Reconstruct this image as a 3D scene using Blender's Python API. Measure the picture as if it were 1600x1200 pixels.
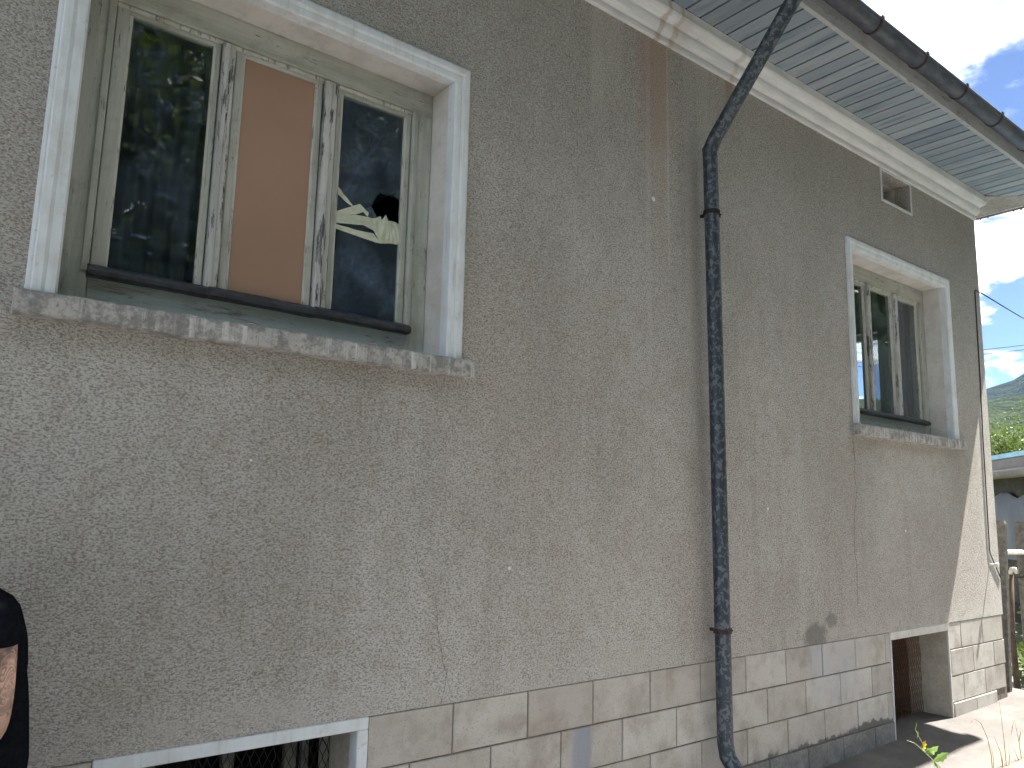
import bpy, bmesh, math, random
import numpy as np
from mathutils import Vector, Matrix, noise as mnoise
from mathutils.geometry import tessellate_polygon

for o in list(bpy.data.objects):
    bpy.data.objects.remove(o, do_unlink=True)
SC = bpy.context.scene
COL = SC.collection
R = math.radians

# ------------------------------------------------------------------ camera
cd = bpy.data.cameras.new('camera')
cam = bpy.data.objects.new('camera', cd)
COL.objects.link(cam)
right = Vector((0.783682, -0.620785, 0.021664))
up = Vector((-0.113719, -0.109097, 0.987505))
back = Vector((-0.610664, -0.776353, -0.156092))
mw = Matrix((right, up, back)).transposed().to_4x4()
mw.translation = Vector((0, -2.8, 1.55))
cam.matrix_world = mw
cd.sensor_fit = 'HORIZONTAL'
cd.sensor_width = 36.0
cd.lens = 27.659
cd.clip_start = 0.05
cd.clip_end = 9000
SC.camera = cam

# ------------------------------------------------------------------ sky and sun
SUNV = Vector((0.503, -0.10, 1.0)).normalized()      # towards the sun
SUN_EL = math.asin(SUNV.z)
SUN_AZ = math.atan2(SUNV.x, SUNV.y)                   # from +Y towards +X
world = bpy.data.worlds.new('World')
SC.world = world
world.use_nodes = True
wn = world.node_tree
wn.nodes.clear()


def nd(nt, t, ins=None, **props):
    n = nt.nodes.new(t)
    for k, v in props.items():
        setattr(n, k, v)
    for k, v in (ins or {}).items():
        s = n.inputs[k]
        if isinstance(v, bpy.types.NodeSocket):
            nt.links.new(v, s)
        else:
            if hasattr(s.default_value, '__len__') and hasattr(v, '__len__') and len(s.default_value) == 4 and len(v) == 3:
                v = (*v, 1.0)
            s.default_value = v
    return n


class T:
    """small helper for writing node trees"""
    def __init__(s, nt):
        s.nt = nt

    def n(s, t, ins=None, **p):
        return nd(s.nt, t, ins, **p)

    def co(s, kind='Object'):
        return s.n('ShaderNodeTexCoord').outputs[kind]

    def pos(s):
        return s.n('ShaderNodeNewGeometry').outputs['Position']

    def map(s, v, scale=(1, 1, 1), loc=(0, 0, 0), rot=(0, 0, 0)):
        return s.n('ShaderNodeMapping', {'Vector': v, 'Scale': scale, 'Location': loc, 'Rotation': rot}).outputs[0]

    def noise(s, v, scale, detail=4, rough=.55, dist=0.0):
        return s.n('ShaderNodeTexNoise', {'Vector': v, 'Scale': scale, 'Detail': detail, 'Roughness': rough, 'Distortion': dist}).outputs['Fac']

    def vor(s, v, scale, out='Distance', feature='F1', rand=1.0):
        return s.n('ShaderNodeTexVoronoi', {'Vector': v, 'Scale': scale, 'Randomness': rand}, feature=feature).outputs[out]

    def m(s, op, a, b=0.0, c=0.0, clamp=False):
        return s.n('ShaderNodeMath', {0: a, 1: b, 2: c}, operation=op, use_clamp=clamp).outputs[0]

    def rng(s, f, a, b, lo=0.0, hi=1.0, smooth=True):
        return s.n('ShaderNodeMapRange', {'Value': f, 'From Min': a, 'From Max': b, 'To Min': lo, 'To Max': hi},
                   interpolation_type='SMOOTHSTEP' if smooth else 'LINEAR', clamp=True).outputs[0]

    def mix(s, f, a, b, mode='MIX'):
        return s.n('ShaderNodeMix', {0: f, 6: a, 7: b}, data_type='RGBA', blend_type=mode, clamp_factor=True).outputs[2]

    def xyz(s, v):
        o = s.n('ShaderNodeSeparateXYZ', {0: v}).outputs
        return o[0], o[1], o[2]

    def vec(s, x, y, z):
        return s.n('ShaderNodeCombineXYZ', {0: x, 1: y, 2: z}).outputs[0]

    def bump(s, h, strength=.5, dist=.01, normal=None):
        ins = {'Height': h, 'Strength': strength, 'Distance': dist}
        if normal is not None:
            ins['Normal'] = normal
        return s.n('ShaderNodeBump', ins).outputs[0]


w = T(wn)
sky = w.n('ShaderNodeTexSky', sky_type='NISHITA', sun_disc=False, sun_elevation=SUN_EL, sun_rotation=SUN_AZ,
          altitude=2500.0, air_density=0.33, dust_density=0.0, ozone_density=0.35)
dx, dy, dz = w.xyz(w.co('Generated'))
den = w.m('ADD', w.m('MAXIMUM', dz, 0.0), 0.16)
cv = w.vec(w.m('DIVIDE', dx, den), w.m('DIVIDE', dy, den), 0.0)
cvm = w.map(cv, (1, 1, 1), (0.87, 6.65, 0.0))
c1 = w.noise(cvm, 1.9, 9, .58, .35)
c2 = w.noise(cvm, 7.0, 6, .6, .2)
cl = w.m('ADD', c1, w.m('MULTIPLY', w.m('SUBTRACT', c2, .5), .18))
cover = w.rng(cl, .465, .60)
body = w.rng(c2, .34, .70, 4.2, 10.0)
ccol = w.vec(w.m('MULTIPLY', body, .96), body, w.m('MULTIPLY', body, 1.03))
skyc = w.mix(cover, sky.outputs[0], ccol)
bg = w.n('ShaderNodeBackground', {'Color': skyc, 'Strength': 0.05})
wo = w.n('ShaderNodeOutputWorld')
wn.links.new(bg.outputs[0], wo.inputs[0])

sd = bpy.data.lights.new('sun', 'SUN')
sd.energy = 2.4
sd.angle = R(0.55)
sd.color = (1.0, 0.97, 0.92)
sun = bpy.data.objects.new('sun', sd)
COL.objects.link(sun)
sun.rotation_euler = (-SUNV).to_track_quat('-Z', 'Y').to_euler()
sun.location = (10, -3, 20)

SC.view_settings.view_transform = 'Standard'
SC.view_settings.look = 'None'
SC.view_settings.gamma = 1.0
SC.view_settings.use_curve_mapping = False
SC.view_settings.exposure = 3.25
SC.cycles.max_bounces = 6
SC.cycles.diffuse_bounces = 3
SC.cycles.glossy_bounces = 3
SC.cycles.transmission_bounces = 4
SC.cycles.transparent_max_bounces = 12
SC.cycles.use_adaptive_sampling = True
SC.cycles.adaptive_threshold = 0.02
SC.cycles.use_denoising = True

random.seed(7)
rng = np.random.default_rng(11)


# ------------------------------------------------------------------ material helpers
MATS = {}


def material(name, fn):
    if name in MATS:
        return MATS[name]
    m = bpy.data.materials.new(name)
    m.use_nodes = True
    nt = m.node_tree
    nt.nodes.clear()
    t = T(nt)
    res = fn(t)
    out = t.n('ShaderNodeOutputMaterial')
    if isinstance(res, bpy.types.NodeSocket):
        nt.links.new(res, out.inputs[0])
    else:
        b = t.n('ShaderNodeBsdfPrincipled', res)
        nt.links.new(b.outputs[0], out.inputs[0])
    MATS[name] = m
    return m


def _stucco(t):
    P = t.pos()
    x, y, z = t.xyz(P)
    ps = t.map(P, (1, 1, 1.55))
    wob = t.noise(P, 3.0, 2)
    pebc = t.vor(t.map(ps, (1, 1, 1.25)), 125, 'Color')
    peb = t.xyz(pebc)[0]
    dome = t.vor(t.map(ps, (1, 1, 1.25)), 125)
    fine = t.noise(ps, 200, 1, .5)
    fine2 = t.noise(t.map(ps, (1, 1, 1), (3, 1, 7)), 98, 4, .70)
    lump = t.noise(t.map(ps, (1, 1, 1.3), (1, 8, 2)), 60, 2, .5)
    med = t.noise(P, 9, 4)
    big = t.noise(t.map(P, (1, 1, .55)), 1.1, 5, .6)
    huge = t.noise(t.map(P, (1, 1, .5), (9, 4, 2)), .45, 3)
    col = t.mix(t.rng(big, .35, .66), (.425, .402, .37), (.555, .535, .505))
    col = t.mix(t.m('MULTIPLY', t.rng(med, .42, .68), .45), col, (.41, .362, .312))
    col = t.mix(t.m('MULTIPLY', t.rng(huge, .46, .64), .55), col, (.54, .475, .425))
    # greyer, darker tone higher up, with vertical runs
    runs = t.noise(t.map(P, (5, 5, .25)), 1.0, 4, .6)
    col = t.mix(t.m('MULTIPLY', t.rng(t.m('ADD', z, t.m('MULTIPLY', wob, 1.2)), 2.7, 4.6), .5), col, (.35, .35, .333))
    col = t.mix(t.m('MULTIPLY', t.rng(runs, .54, .74), .35), col, (.58, .555, .52))
    col = t.mix(t.m('MULTIPLY', t.rng(runs, .44, .28), .35), col, (.33, .295, .255))
    # speckle of the chippings
    sp = t.m('MULTIPLY', t.rng(fine2, .39, .52), t.rng(peb, .04, .30, .25, 1.0))
    col = t.mix(t.m('MULTIPLY', t.m('SUBTRACT', 1.0, sp), .70), col, (.15, .118, .088))
    col = t.mix(t.m('MULTIPLY', t.rng(peb, .70, .95), .30), col, (.70, .67, .63))

    def band(c, h, soft, v=None):
        d = t.m('ABSOLUTE', t.m('SUBTRACT', x if v is None else v, c))
        return t.rng(d, h, h + soft, 1.0, 0.0)
    n3 = t.noise(t.map(P, (14, 14, .7)), 1.0, 4)
    # rust run below the cornice
    r = t.m('MULTIPLY', band(3.195, .05, .13, t.m('ADD', x, t.m('MULTIPLY', t.m('SUBTRACT', med, .5), .12))), t.rng(t.m('ADD', z, t.m('MULTIPLY', t.m('SUBTRACT', n3, .5), .9)), 3.15, 4.15))
    col = t.mix(t.m('MULTIPLY', r, .55), col, (.36, .225, .185))
    r = t.m('MULTIPLY', band(3.89, .025, .03), t.rng(z, 3.75, 4.3))
    col = t.mix(t.m('MULTIPLY', r, .6), col, (.3, .2, .12))
    r = t.m('MULTIPLY', band(3.235, .02, .05), t.rng(t.m('ADD', z, n3), 3.1, 4.7))
    col = t.mix(t.m('MULTIPLY', r, .45), col, (.40, .33, .24))
    # lime runs
    for cx, hw, z0, z1, k in ((3.303, .006, 2.6, 3.4, .3), (3.135, .012, 2.0, 2.6, .15), (2.74, .03, 3.6, 4.1, .3),
                              (2.86, .04, 3.7, 4.3, .25), (3.5, .03, 2.0, 3.2, .18), (3.62, .04, 1.4, 3.4, .22)):
        q = t.m('MULTIPLY', band(cx, hw, hw * 1.2), t.rng(t.m('ADD', z, t.m('MULTIPLY', n3, .4)), z0, z1))
        col = t.mix(t.m('MULTIPLY', q, k), col, (.58, .56, .52))
    # washed-out foot of the render, splashed lime
    q = t.m('MULTIPLY', t.rng(t.m('ADD', z, t.m('MULTIPLY', med, -.16)), .86, .70), t.rng(med, .4, .6))
    col = t.mix(t.m('MULTIPLY', q, .45), col, (.52, .49, .45))
    # two dark cement patches above the plinth
    for px, pz, pr, k in ((4.65, .80, .14, .75), (4.84, .89, .075, .6)):
        d = t.m('SQRT', t.m('ADD', t.m('POWER', t.m('SUBTRACT', x, px), 2.0), t.m('POWER', t.m('MULTIPLY', t.m('SUBTRACT', z, pz), 1.5), 2.0)))
        d = t.m('ADD', d, t.m('MULTIPLY', t.m('SUBTRACT', t.noise(P, 22, 4), .5), .13))
        col = t.mix(t.m('MULTIPLY', t.rng(d, pr * 1.15, pr * .6), k), col, (.17, .16, .145))
    # chipped white spots
    for px, pz, pr in ((3.176, 3.268, .017), (2.211, 1.288, .010), (4.182, 1.581, .011), (1.02, 1.7, .006), (5.9, 1.45, .012)):
        d = t.m('SQRT', t.m('ADD', t.m('POWER', t.m('SUBTRACT', x, px), 2.0), t.m('POWER', t.m('SUBTRACT', z, pz), 2.0)))
        d = t.m('ADD', d, t.m('MULTIPLY', t.m('SUBTRACT', fine2, .5), .012))
        col = t.mix(t.rng(d, pr, pr * .6), col, (.78, .77, .75))
    # hair cracks
    crk = None
    for pts in (((1.72, 1.40), (1.734, 1.329), (1.763, 1.27), (1.797, 1.21), (1.822, 1.19), (1.836, 1.139), (1.84, 1.054), (1.862, .99), (1.873, .92), (1.895, .88), (1.889, .82), (1.871, .757)),
                ((5.207, 2.067), (5.227, 1.929), (5.204, 1.83), (5.235, 1.721), (5.179, 1.542), (5.165, 1.314), (5.188, 1.206), (5.172, .957))):
        z1 = pts[0][1]
        z0 = pts[-1][1]
        x0 = min(p[0] for p in pts) - .05
        x1 = max(p[0] for p in pts) + .05
        fc = t.n('ShaderNodeFloatCurve', {'Value': t.rng(z, z0, z1, smooth=False)})
        cu = fc.mapping.curves[0]
        ll = sorted([((p[1] - z0) / (z1 - z0), (p[0] - x0) / (x1 - x0)) for p in pts])
        cu.points[0].location = ll[0]
        cu.points[1].location = ll[-1]
        for q in ll[1:-1]:
            cu.points.new(*q)
        for q in cu.points:
            q.handle_type = 'VECTOR'
        fc.mapping.update()
        cx = t.m('ADD', t.m('MULTIPLY', fc.outputs[0], x1 - x0), x0)
        cx = t.m('ADD', cx, t.m('MULTIPLY', t.m('SUBTRACT', t.noise(P, 30, 2), .5), .018))
        d = t.m('ABSOLUTE', t.m('SUBTRACT', x, cx))
        inside = t.m('MULTIPLY', t.m('GREATER_THAN', z, z0), t.m('LESS_THAN', z, z1))
        wd = .0016 if pts[0][0] < 3 else .003
        c = t.m('MULTIPLY', t.rng(d, wd * 1.6, wd * .5), inside)
        crk = c if crk is None else t.m('MAXIMUM', crk, c)
    col = t.mix(t.m('MULTIPLY', crk, .55), col, (.08, .065, .05))
    h = t.m('ADD', t.m('MULTIPLY', lump, .5), t.m('ADD', t.m('MULTIPLY', fine2, 1.0), t.m('MULTIPLY', dome, -.6)))
    h = t.m('SUBTRACT', h, t.m('MULTIPLY', crk, 1.0))
    return {'Base Color': col, 'Roughness': .95, 'Normal': t.bump(h, .7, .008), 'Specular IOR Level': .2}


def _block(t):
    P = t.pos()
    x, y, z = t.xyz(P)
    rnd = t.n('ShaderNodeObjectInfo').outputs['Random']
    med = t.noise(P, 6, 5, .6)
    fine = t.noise(P, 55, 4, .65)
    pit = t.noise(P, 130, 2)
    col = t.mix(rnd, (.42, .39, .35), (.53, .505, .465))
    col = t.mix(t.m('MULTIPLY', t.rng(med, .42, .72), .65), col, (.30, .26, .21))
    col = t.mix(t.m('MULTIPLY', t.rng(fine, .55, .75), .35), col, (.55, .52, .47))
    col = t.mix(t.m('MULTIPLY', t.rng(pit, .40, .30), .5), col, (.16, .13, .10))
    gr = t.noise(t.map(P, (1, 1, 1), (7, 3, 1)), 2.6, 6, .68)
    col = t.mix(t.m('MULTIPLY', t.rng(gr, .50, .68), .55), col, (.25, .215, .175))
    col = t.mix(t.m('MULTIPLY', t.rng(t.noise(t.map(P, (22, 22, 3)), 1.0, 4, .7), .58, .75), .35), col, (.22, .19, .16))
    # bluish lime bloom
    run = t.noise(t.map(P, (7, 7, 1.2)), 1.0, 4, .6)
    for cx, hw, k in ((4.72, .38, .75), (2.68, .13, .8), (5.05, .25, .5), (4.25, .2, .3)):
        d = t.m('ABSOLUTE', t.m('SUBTRACT', x, cx))
        q = t.m('MULTIPLY', t.rng(d, hw, hw * .3), t.rng(run, .42, .62))
        if cx < 3:
            q = t.m('MULTIPLY', q, t.m('LESS_THAN', z, .56))
            c = (.25, .27, .32)
        else:
            q = t.m('MULTIPLY', q, t.rng(z, .25, .5))
            c = (.43, .43, .46)
        col = t.mix(t.m('MULTIPLY', q, k), col, c)
    # cement splash over the lowest course
    e = t.m('ADD', z, t.m('MULTIPLY', t.m('SUBTRACT', t.noise(P, 9, 5, .65), .5), -.16))
    e = t.m('SUBTRACT', e, t.m('MULTIPLY', t.rng(t.noise(P, 1.6, 2), .45, .65), .03))
    col = t.mix(t.m('MULTIPLY', t.rng(e, .195, .175), t.m('LESS_THAN', x, 5.58)), col, (.155, .15, .14))
    h = t.m('ADD', t.m('MULTIPLY', fine, .7), t.m('ADD', t.m('MULTIPLY', pit, .4), t.m('MULTIPLY', med, .6)))
    return {'Base Color': col, 'Roughness': .9, 'Normal': t.bump(h, .45, .006), 'Specular IOR Level': .25}


def cement(c0, c1, sc=8, bump=.5):
    def f(t):
        P = t.pos()
        a = t.noise(P, sc, 5, .62)
        b = t.noise(P, sc * 7, 4, .6)
        col = t.mix(t.rng(a, .36, .66), c0, c1)
        col = t.mix(t.m('MULTIPLY', t.rng(b, .58, .36), .4), col, tuple(v * .55 for v in c0))
        return {'Base Color': col, 'Roughness': .92, 'Normal': t.bump(t.m('ADD', a, t.m('MULTIPLY', b, .5)), bump, .008), 'Specular IOR Level': .25}
    return f


def _whitewash(t):
    P = t.pos()
    x, y, z = t.xyz(P)
    a = t.noise(t.map(P, (4, 4, 2)), 3.0, 5, .65)
    b = t.noise(P, 60, 4, .6)
    g = t.noise(t.map(P, (60, 60, 4)), 1.0, 3)
    col = t.mix(t.rng(a, .38, .7), (.66, .695, .72), (.57, .58, .57))
    col = t.mix(t.m('MULTIPLY', t.rng(g, .56, .72), .4), col, (.40, .40, .37))
    col = t.mix(t.m('MULTIPLY', t.rng(b, .36, .24), .6), col, (.26, .25, .22))
    col = t.mix(t.m('MULTIPLY', t.rng(t.noise(P, 14, 5, .7), .60, .72), .55), col, (.37, .36, .32))
    return {'Base Color': col, 'Roughness': .8, 'Normal': t.bump(t.m('ADD', b, t.m('MULTIPLY', g, .5)), .35, .003)}


def _reveal(t):
    P = t.pos()
    a = t.noise(P, 7, 5, .6)
    b = t.noise(P, 45, 5, .65)
    c = t.vor(P, 38)
    col = t.mix(t.rng(a, .38, .68), (.60, .575, .54), (.50, .48, .445))
    col = t.mix(t.m('MULTIPLY', t.rng(b, .38, .27), .5), col, (.24, .22, .19))
    col = t.mix(t.m('MULTIPLY', t.rng(t.noise(t.map(P, (3, 3, 9)), 5, 4), .60, .70), .3), col, (.33, .31, .27))
    return {'Base Color': col, 'Roughness': .9, 'Normal': t.bump(t.m('ADD', b, t.m('MULTIPLY', c, .5)), .5, .006)}


def paint(axis, worn=.5, base=(.345, .355, .305), light=(.47, .475, .43), bare_lo=(.17, .16, .15), bare_hi=(.36, .35, .335)):
    """old grey-green oil paint on wood, cracked along the grain"""
    st = {'x': (1.2, 14, 14), 'z': (14, 14, 1.2)}[axis]

    def f(t):
        P = t.pos()
        a = t.noise(t.map(P, st), 1.6, 5, .6)
        g = t.noise(t.map(P, tuple(v * 1.0 for v in st)), 9.0, 5, .7)
        fl = t.noise(t.map(P, tuple(v ** .72 for v in st)), 4.2, 6, .72)
        col = t.mix(t.rng(a, .34, .68), base, light)
        col = t.mix(t.m('MULTIPLY', t.rng(g, .45, .30), .5), col, tuple(v * .62 for v in base))
        wood = t.mix(t.rng(g, .35, .65), bare_lo, bare_hi)
        gr = t.noise(P, 7, 6, .7)
        col = t.mix(t.m('MULTIPLY', t.rng(gr, .50, .70), .45), col, (.21, .205, .175))
        lim = .70 - .16 * worn
        bare = t.rng(fl, lim, lim + .025)
        col = t.mix(bare, col, wood)
        crk = t.m('MULTIPLY', t.rng(g, .335 + .03 * worn, .30 + .03 * worn), .85)
        col = t.mix(crk, col, (.055, .052, .05))
        h = t.m('SUBTRACT', t.m('MULTIPLY', g, .5), t.m('ADD', t.m('MULTIPLY', bare, .6), t.m('MULTIPLY', crk, .7)))
        return {'Base Color': col, 'Roughness': t.rng(bare, 0, 1, .55, .85), 'Normal': t.bump(h, .5, .003)}
    return f


def _sill(t):
    P = t.pos()
    x, y, z = t.xyz(P)
    st = t.noise(t.map(P, (34, 34, 1.5)), 1.0, 4, .7)
    st2 = t.noise(t.map(P, (7, 7, .6), (3, 0, 1)), 1.0, 2)
    bl = t.noise(P, 22, 6, .72)
    fi = t.noise(P, 80, 4)
    col = t.mix(t.rng(bl, .40, .60), (.22, .215, .205), (.43, .41, .385))
    k = t.m('MULTIPLY', t.rng(st, .50, .62), t.rng(st2, .42, .62, .12, .75))
    col = t.mix(k, col, (.64, .63, .62))
    col = t.mix(t.m('MULTIPLY', t.rng(st, .42, .34), .5), col, (.18, .18, .182))
    col = t.mix(t.m('MULTIPLY', t.rng(fi, .40, .28), .6), col, (.11, .10, .09))
    return {'Base Color': col, 'Roughness': .92, 'Normal': t.bump(t.m('ADD', bl, t.m('MULTIPLY', fi, .6)), .6, .006)}


def _cornice(t):
    P = t.pos()
    x, y, z = t.xyz(P)
    a = t.noise(t.map(P, (2, 8, 8)), 2.0, 5)
    b = t.noise(P, 40, 4)
    col = t.mix(t.rng(a, .36, .68), (.68, .69, .69), (.58, .59, .60))
    col = t.mix(t.m('MULTIPLY', t.rng(b, .36, .25), .5), col, (.28, .27, .25))
    n3 = t.noise(t.map(P, (30, 30, 4)), 1.0, 4)
    for cx, hw, k in ((3.2, .03, .75), (3.315, .03, .6), (3.9, .035, .45), (3.35, .1, .3)):
        d = t.m('ABSOLUTE', t.m('SUBTRACT', t.m('ADD', x, t.m('MULTIPLY', t.m('SUBTRACT', n3, .5), .06)), cx))
        col = t.mix(t.m('MULTIPLY', t.rng(d, hw, hw * .3), k), col, (.40, .33, .27))
    return {'Base Color': col, 'Roughness': .85, 'Normal': t.bump(b, .25, .004)}


def _soffit(t):
    P = t.pos()
    rnd = t.n('ShaderNodeObjectInfo').outputs['Random']
    a = t.noise(t.map(P, (16, 1.6, 16), (0, 0, 0)), 1.0, 5, .6)
    g = t.noise(t.map(P, (90, 4, 90)), 1.0, 4, .65)
    col = t.mix(rnd, (.205, .255, .30), (.315, .36, .395))
    col = t.mix(t.m('MULTIPLY', t.rng(a, .5, .68), .75), col, (.125, .175, .23))
    pk = t.m('MULTIPLY', t.rng(t.noise(t.map(P, (9, 3, 9), (4, 2, 1)), 1.0, 5, .65), .56, .70), .6)
    col = t.mix(pk, col, (.40, .345, .31))
    col = t.mix(t.m('MULTIPLY', t.rng(g, .42, .30), .5), col, (.19, .21, .22))
    return {'Base Color': col, 'Roughness': .75, 'Normal': t.bump(g, .25, .002)}


def _galv(t):
    P = t.co()
    v = t.noise(t.map(P, (1, 1, .8)), 42, 3, .5, .8)
    v2 = t.noise(P, 9, 4)
    col = t.mix(t.rng(v, .50, .58), (.042, .053, .067), (.135, .153, .172))
    col = t.mix(t.m('MULTIPLY', t.rng(v2, .5, .7), .4), col, (.05, .06, .075))
    return {'Base Color': col, 'Roughness': t.rng(v, .45, .6, .42, .62), 'Metallic': .35, 'Normal': t.bump(v, .1, .002)}


def _zinc(t):
    P = t.pos()
    v = t.noise(t.map(P, (3, 10, 10)), 2.0, 5, .6)
    col = t.mix(t.rng(v, .38, .66), (.055, .06, .075), (.105, .11, .128))
    col = t.mix(t.m('MULTIPLY', t.rng(t.noise(P, 6, 5), .55, .7), .5), col, (.115, .095, .085))
    return {'Base Color': col, 'Roughness': .55, 'Metallic': .3}


def flat(c, rough=.8, metal=0.0, var=.25, sc=20, bump=.0, spec=.3):
    def f(t):
        P = t.pos()
        a = t.noise(P, sc, 4, .6)
        col = t.mix(t.rng(a, .3, .7), tuple(v * (1 - var) for v in c), tuple(min(1, v * (1 + var)) for v in c))
        d = {'Base Color': col, 'Roughness': rough, 'Metallic': metal, 'Specular IOR Level': spec}
        if bump:
            d['Normal'] = t.bump(a, bump, .005)
        return d
    return f


def _glass(t, lo=.008, hi=.065):
    P = t.pos()
    fa = t.n('ShaderNodeLayerWeight', {'Blend': .5}).outputs['Facing']
    fr = t.m('ADD', t.m('MULTIPLY', t.m('POWER', fa, 5.0), .95), .045)
    gl = t.n('ShaderNodeBsdfGlossy', {'Color': (1, 1, 1), 'Roughness': .015,
             'Normal': t.bump(t.noise(P, 2.2, 2), .06, .05)}).outputs[0]
    tr = t.n('ShaderNodeBsdfTransparent', {'Color': (.86, .90, .89)}).outputs[0]
    m1 = t.n('ShaderNodeMixShader', {0: fr, 1: tr, 2: gl}).outputs[0]
    # dust film and wipe marks, with reflected sky painted in as a blue tint
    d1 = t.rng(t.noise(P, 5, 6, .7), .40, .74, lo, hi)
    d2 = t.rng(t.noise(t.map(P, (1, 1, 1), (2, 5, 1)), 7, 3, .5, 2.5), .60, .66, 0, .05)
    x, y, z = t.xyz(P)
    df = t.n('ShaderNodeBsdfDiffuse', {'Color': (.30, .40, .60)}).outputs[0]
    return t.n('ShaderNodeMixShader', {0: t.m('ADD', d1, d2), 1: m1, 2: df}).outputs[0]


def _concrete(t):
    P = t.pos()
    x, y, z = t.xyz(P)
    a = t.noise(P, 2.2, 6, .65)
    st = t.noise(t.map(P, (2, 9, 2), (0, 0, 0), (0, 0, R(-22))), 2.0, 5, .6)
    f = t.noise(P, 40, 5, .65)
    col = t.mix(t.rng(a, .36, .68), (.10, .089, .079), (.15, .137, .124))
    col = t.mix(t.m('MULTIPLY', t.rng(st, .5, .68), .55), col, (.10, .087, .073))
    col = t.mix(t.m('MULTIPLY', t.rng(f, .42, .28), .5), col, (.2, .175, .15))
    # soil washing over the outer edge
    e = t.m('ADD', y, t.m('MULTIPLY', t.m('SUBTRACT', a, .5), .5))
    col = t.mix(t.rng(e, -.40, -.55), col, (.17, .14, .112))
    return {'Base Color': col, 'Roughness': .92, 'Normal': t.bump(t.m('ADD', t.m('MULTIPLY', st, .8), t.m('MULTIPLY', f, .5)), .55, .012)}


def _ground(t):
    P = t.pos()
    x, y, z = t.xyz(P)
    a = t.noise(P, 1.3, 6, .65)
    f = t.noise(P, 26, 5, .7)
    v = t.vor(P, 40)
    col = t.mix(t.rng(a, .38, .66), (.17, .158, .15), (.25, .24, .238))
    col = t.mix(t.m('MULTIPLY', t.rng(v, .25, .05), .55), col, (.40, .38, .40))
    grass = t.m('MAXIMUM', t.rng(x, 8.2, 10.5), t.rng(y, -7.0, -9.5))
    gcol = t.mix(t.rng(f, .3, .7), (.05, .075, .022), (.115, .135, .045))
    col = t.mix(t.m('MULTIPLY', grass, t.rng(a, .25, .5)), col, gcol)
    return {'Base Color': col, 'Roughness': .95, 'Normal': t.bump(t.m('ADD', f, v), .7, .02)}


def leaf(c, c2, tr=.35):
    def f(t):
        P = t.pos()
        a = t.noise(P, 1.6, 3)
        b = t.noise(P, 37, 1)
        col = t.mix(t.rng(t.m('ADD', t.m('MULTIPLY', a, .6), t.m('MULTIPLY', b, .4)), .36, .64), c, c2)
        d = t.n('ShaderNodeBsdfPrincipled', {'Base Color': col, 'Roughness': .55, 'Specular IOR Level': .4}).outputs[0]
        tl = t.n('ShaderNodeBsdfTranslucent', {'Color': t.mix(.5, col, (c2[0] * 1.5, c2[1] * 1.5, c2[2] * .6))}).outputs[0]
        return t.n('ShaderNodeMixShader', {0: tr, 1: d, 2: tl}).outputs[0]
    return f


def hillmat(c, c2, sc):
    def f(t):
        P = t.pos()
        a = t.noise(P, sc, 6, .68)
        b = t.noise(P, sc * .18, 3)
        col = t.mix(t.rng(a, .36, .64), c, c2)
        col = t.mix(t.m('MULTIPLY', t.rng(b, .45, .65), .5), col, (c2[0] * 1.2, c2[1] * 1.0, c2[2]))
        return {'Base Color': col, 'Roughness': .95, 'Specular IOR Level': .1, 'Normal': t.bump(a, .8, 1.2 / sc)}
    return f


def _cloth(t):
    P = t.pos()
    a = t.noise(P, 30, 4)
    col = t.mix(a, (.30, .31, .32), (.44, .45, .46))
    d = t.n('ShaderNodeBsdfDiffuse', {'Color': col}).outputs[0]
    tr = t.n('ShaderNodeBsdfTranslucent', {'Color': (.4, .42, .45)}).outputs[0]
    tp = t.n('ShaderNodeBsdfTransparent').outputs[0]
    m1 = t.n('ShaderNodeMixShader', {0: .4, 1: d, 2: tr}).outputs[0]
    return t.n('ShaderNodeMixShader', {0: .28, 1: m1, 2: tp}).outputs[0]


def _skin(t):
    P = t.pos()
    x, y, z = t.xyz(P)
    a = t.noise(P, 22, 4)
    col = t.mix(t.rng(a, .3, .7), (.40, .225, .155), (.50, .30, .215))
    ink = t.noise(t.map(P, (1, 1, 1), (0, 0, .3)), 13, 3, .5, 1.6)
    line = t.rng(t.m('ABSOLUTE', t.m('SUBTRACT', ink, .5)), .055, .01)
    fill = t.rng(ink, .53, .60)
    k = t.m('MULTIPLY', t.m('MAXIMUM', t.m('MULTIPLY', line, .7), t.m('MULTIPLY', fill, .6)),
            t.m('MULTIPLY', t.rng(z, 1.02, 1.035), t.rng(z, 1.34, 1.28)))
    k = t.m('MULTIPLY', k, t.m('LESS_THAN', y, -.36))
    col = t.mix(k, col, (.075, .07, .075))
    return {'Base Color': col, 'Roughness': .5, 'Subsurface Weight': .05}


M_STUCCO = material('pebbledash', _stucco)
M_BLOCK = material('plinth_block', _block)
M_JOINT = material('joint_mortar', cement((.15, .125, .10), (.24, .205, .165), 20))
M_BASE = material('base_cement', cement((.19, .185, .175), (.27, .265, .25), 6))
M_CEMB = material('beige_cement', cement((.50, .455, .37), (.40, .355, .285), 5))
M_WHITE = material('whitewash', _whitewash)
M_REVEAL = material('reveal_plaster', _reveal)
M_PX = material('paint_across', paint('x', .55))
M_PZ = material('paint_upright', paint('z', .5))
M_PZW = material('paint_upright_worn', paint('z', 1.0, (.37, .37, .34), (.52, .515, .49), (.025, .025, .028), (.30, .29, .28)))
M_PXW = material('paint_rail_worn', paint('x', .85, (.29, .325, .31), (.37, .40, .385)))
M_PUTTY = material('putty', paint('z', .9, (.45, .44, .38), (.56, .55, .50)))
M_SILL = material('sill_concrete', _sill)
M_CORN = material('cornice_plaster', _cornice)
M_SOFF = material('soffit_paint', _soffit)
M_GALV = material('galvanised_pipe', _galv)
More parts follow.
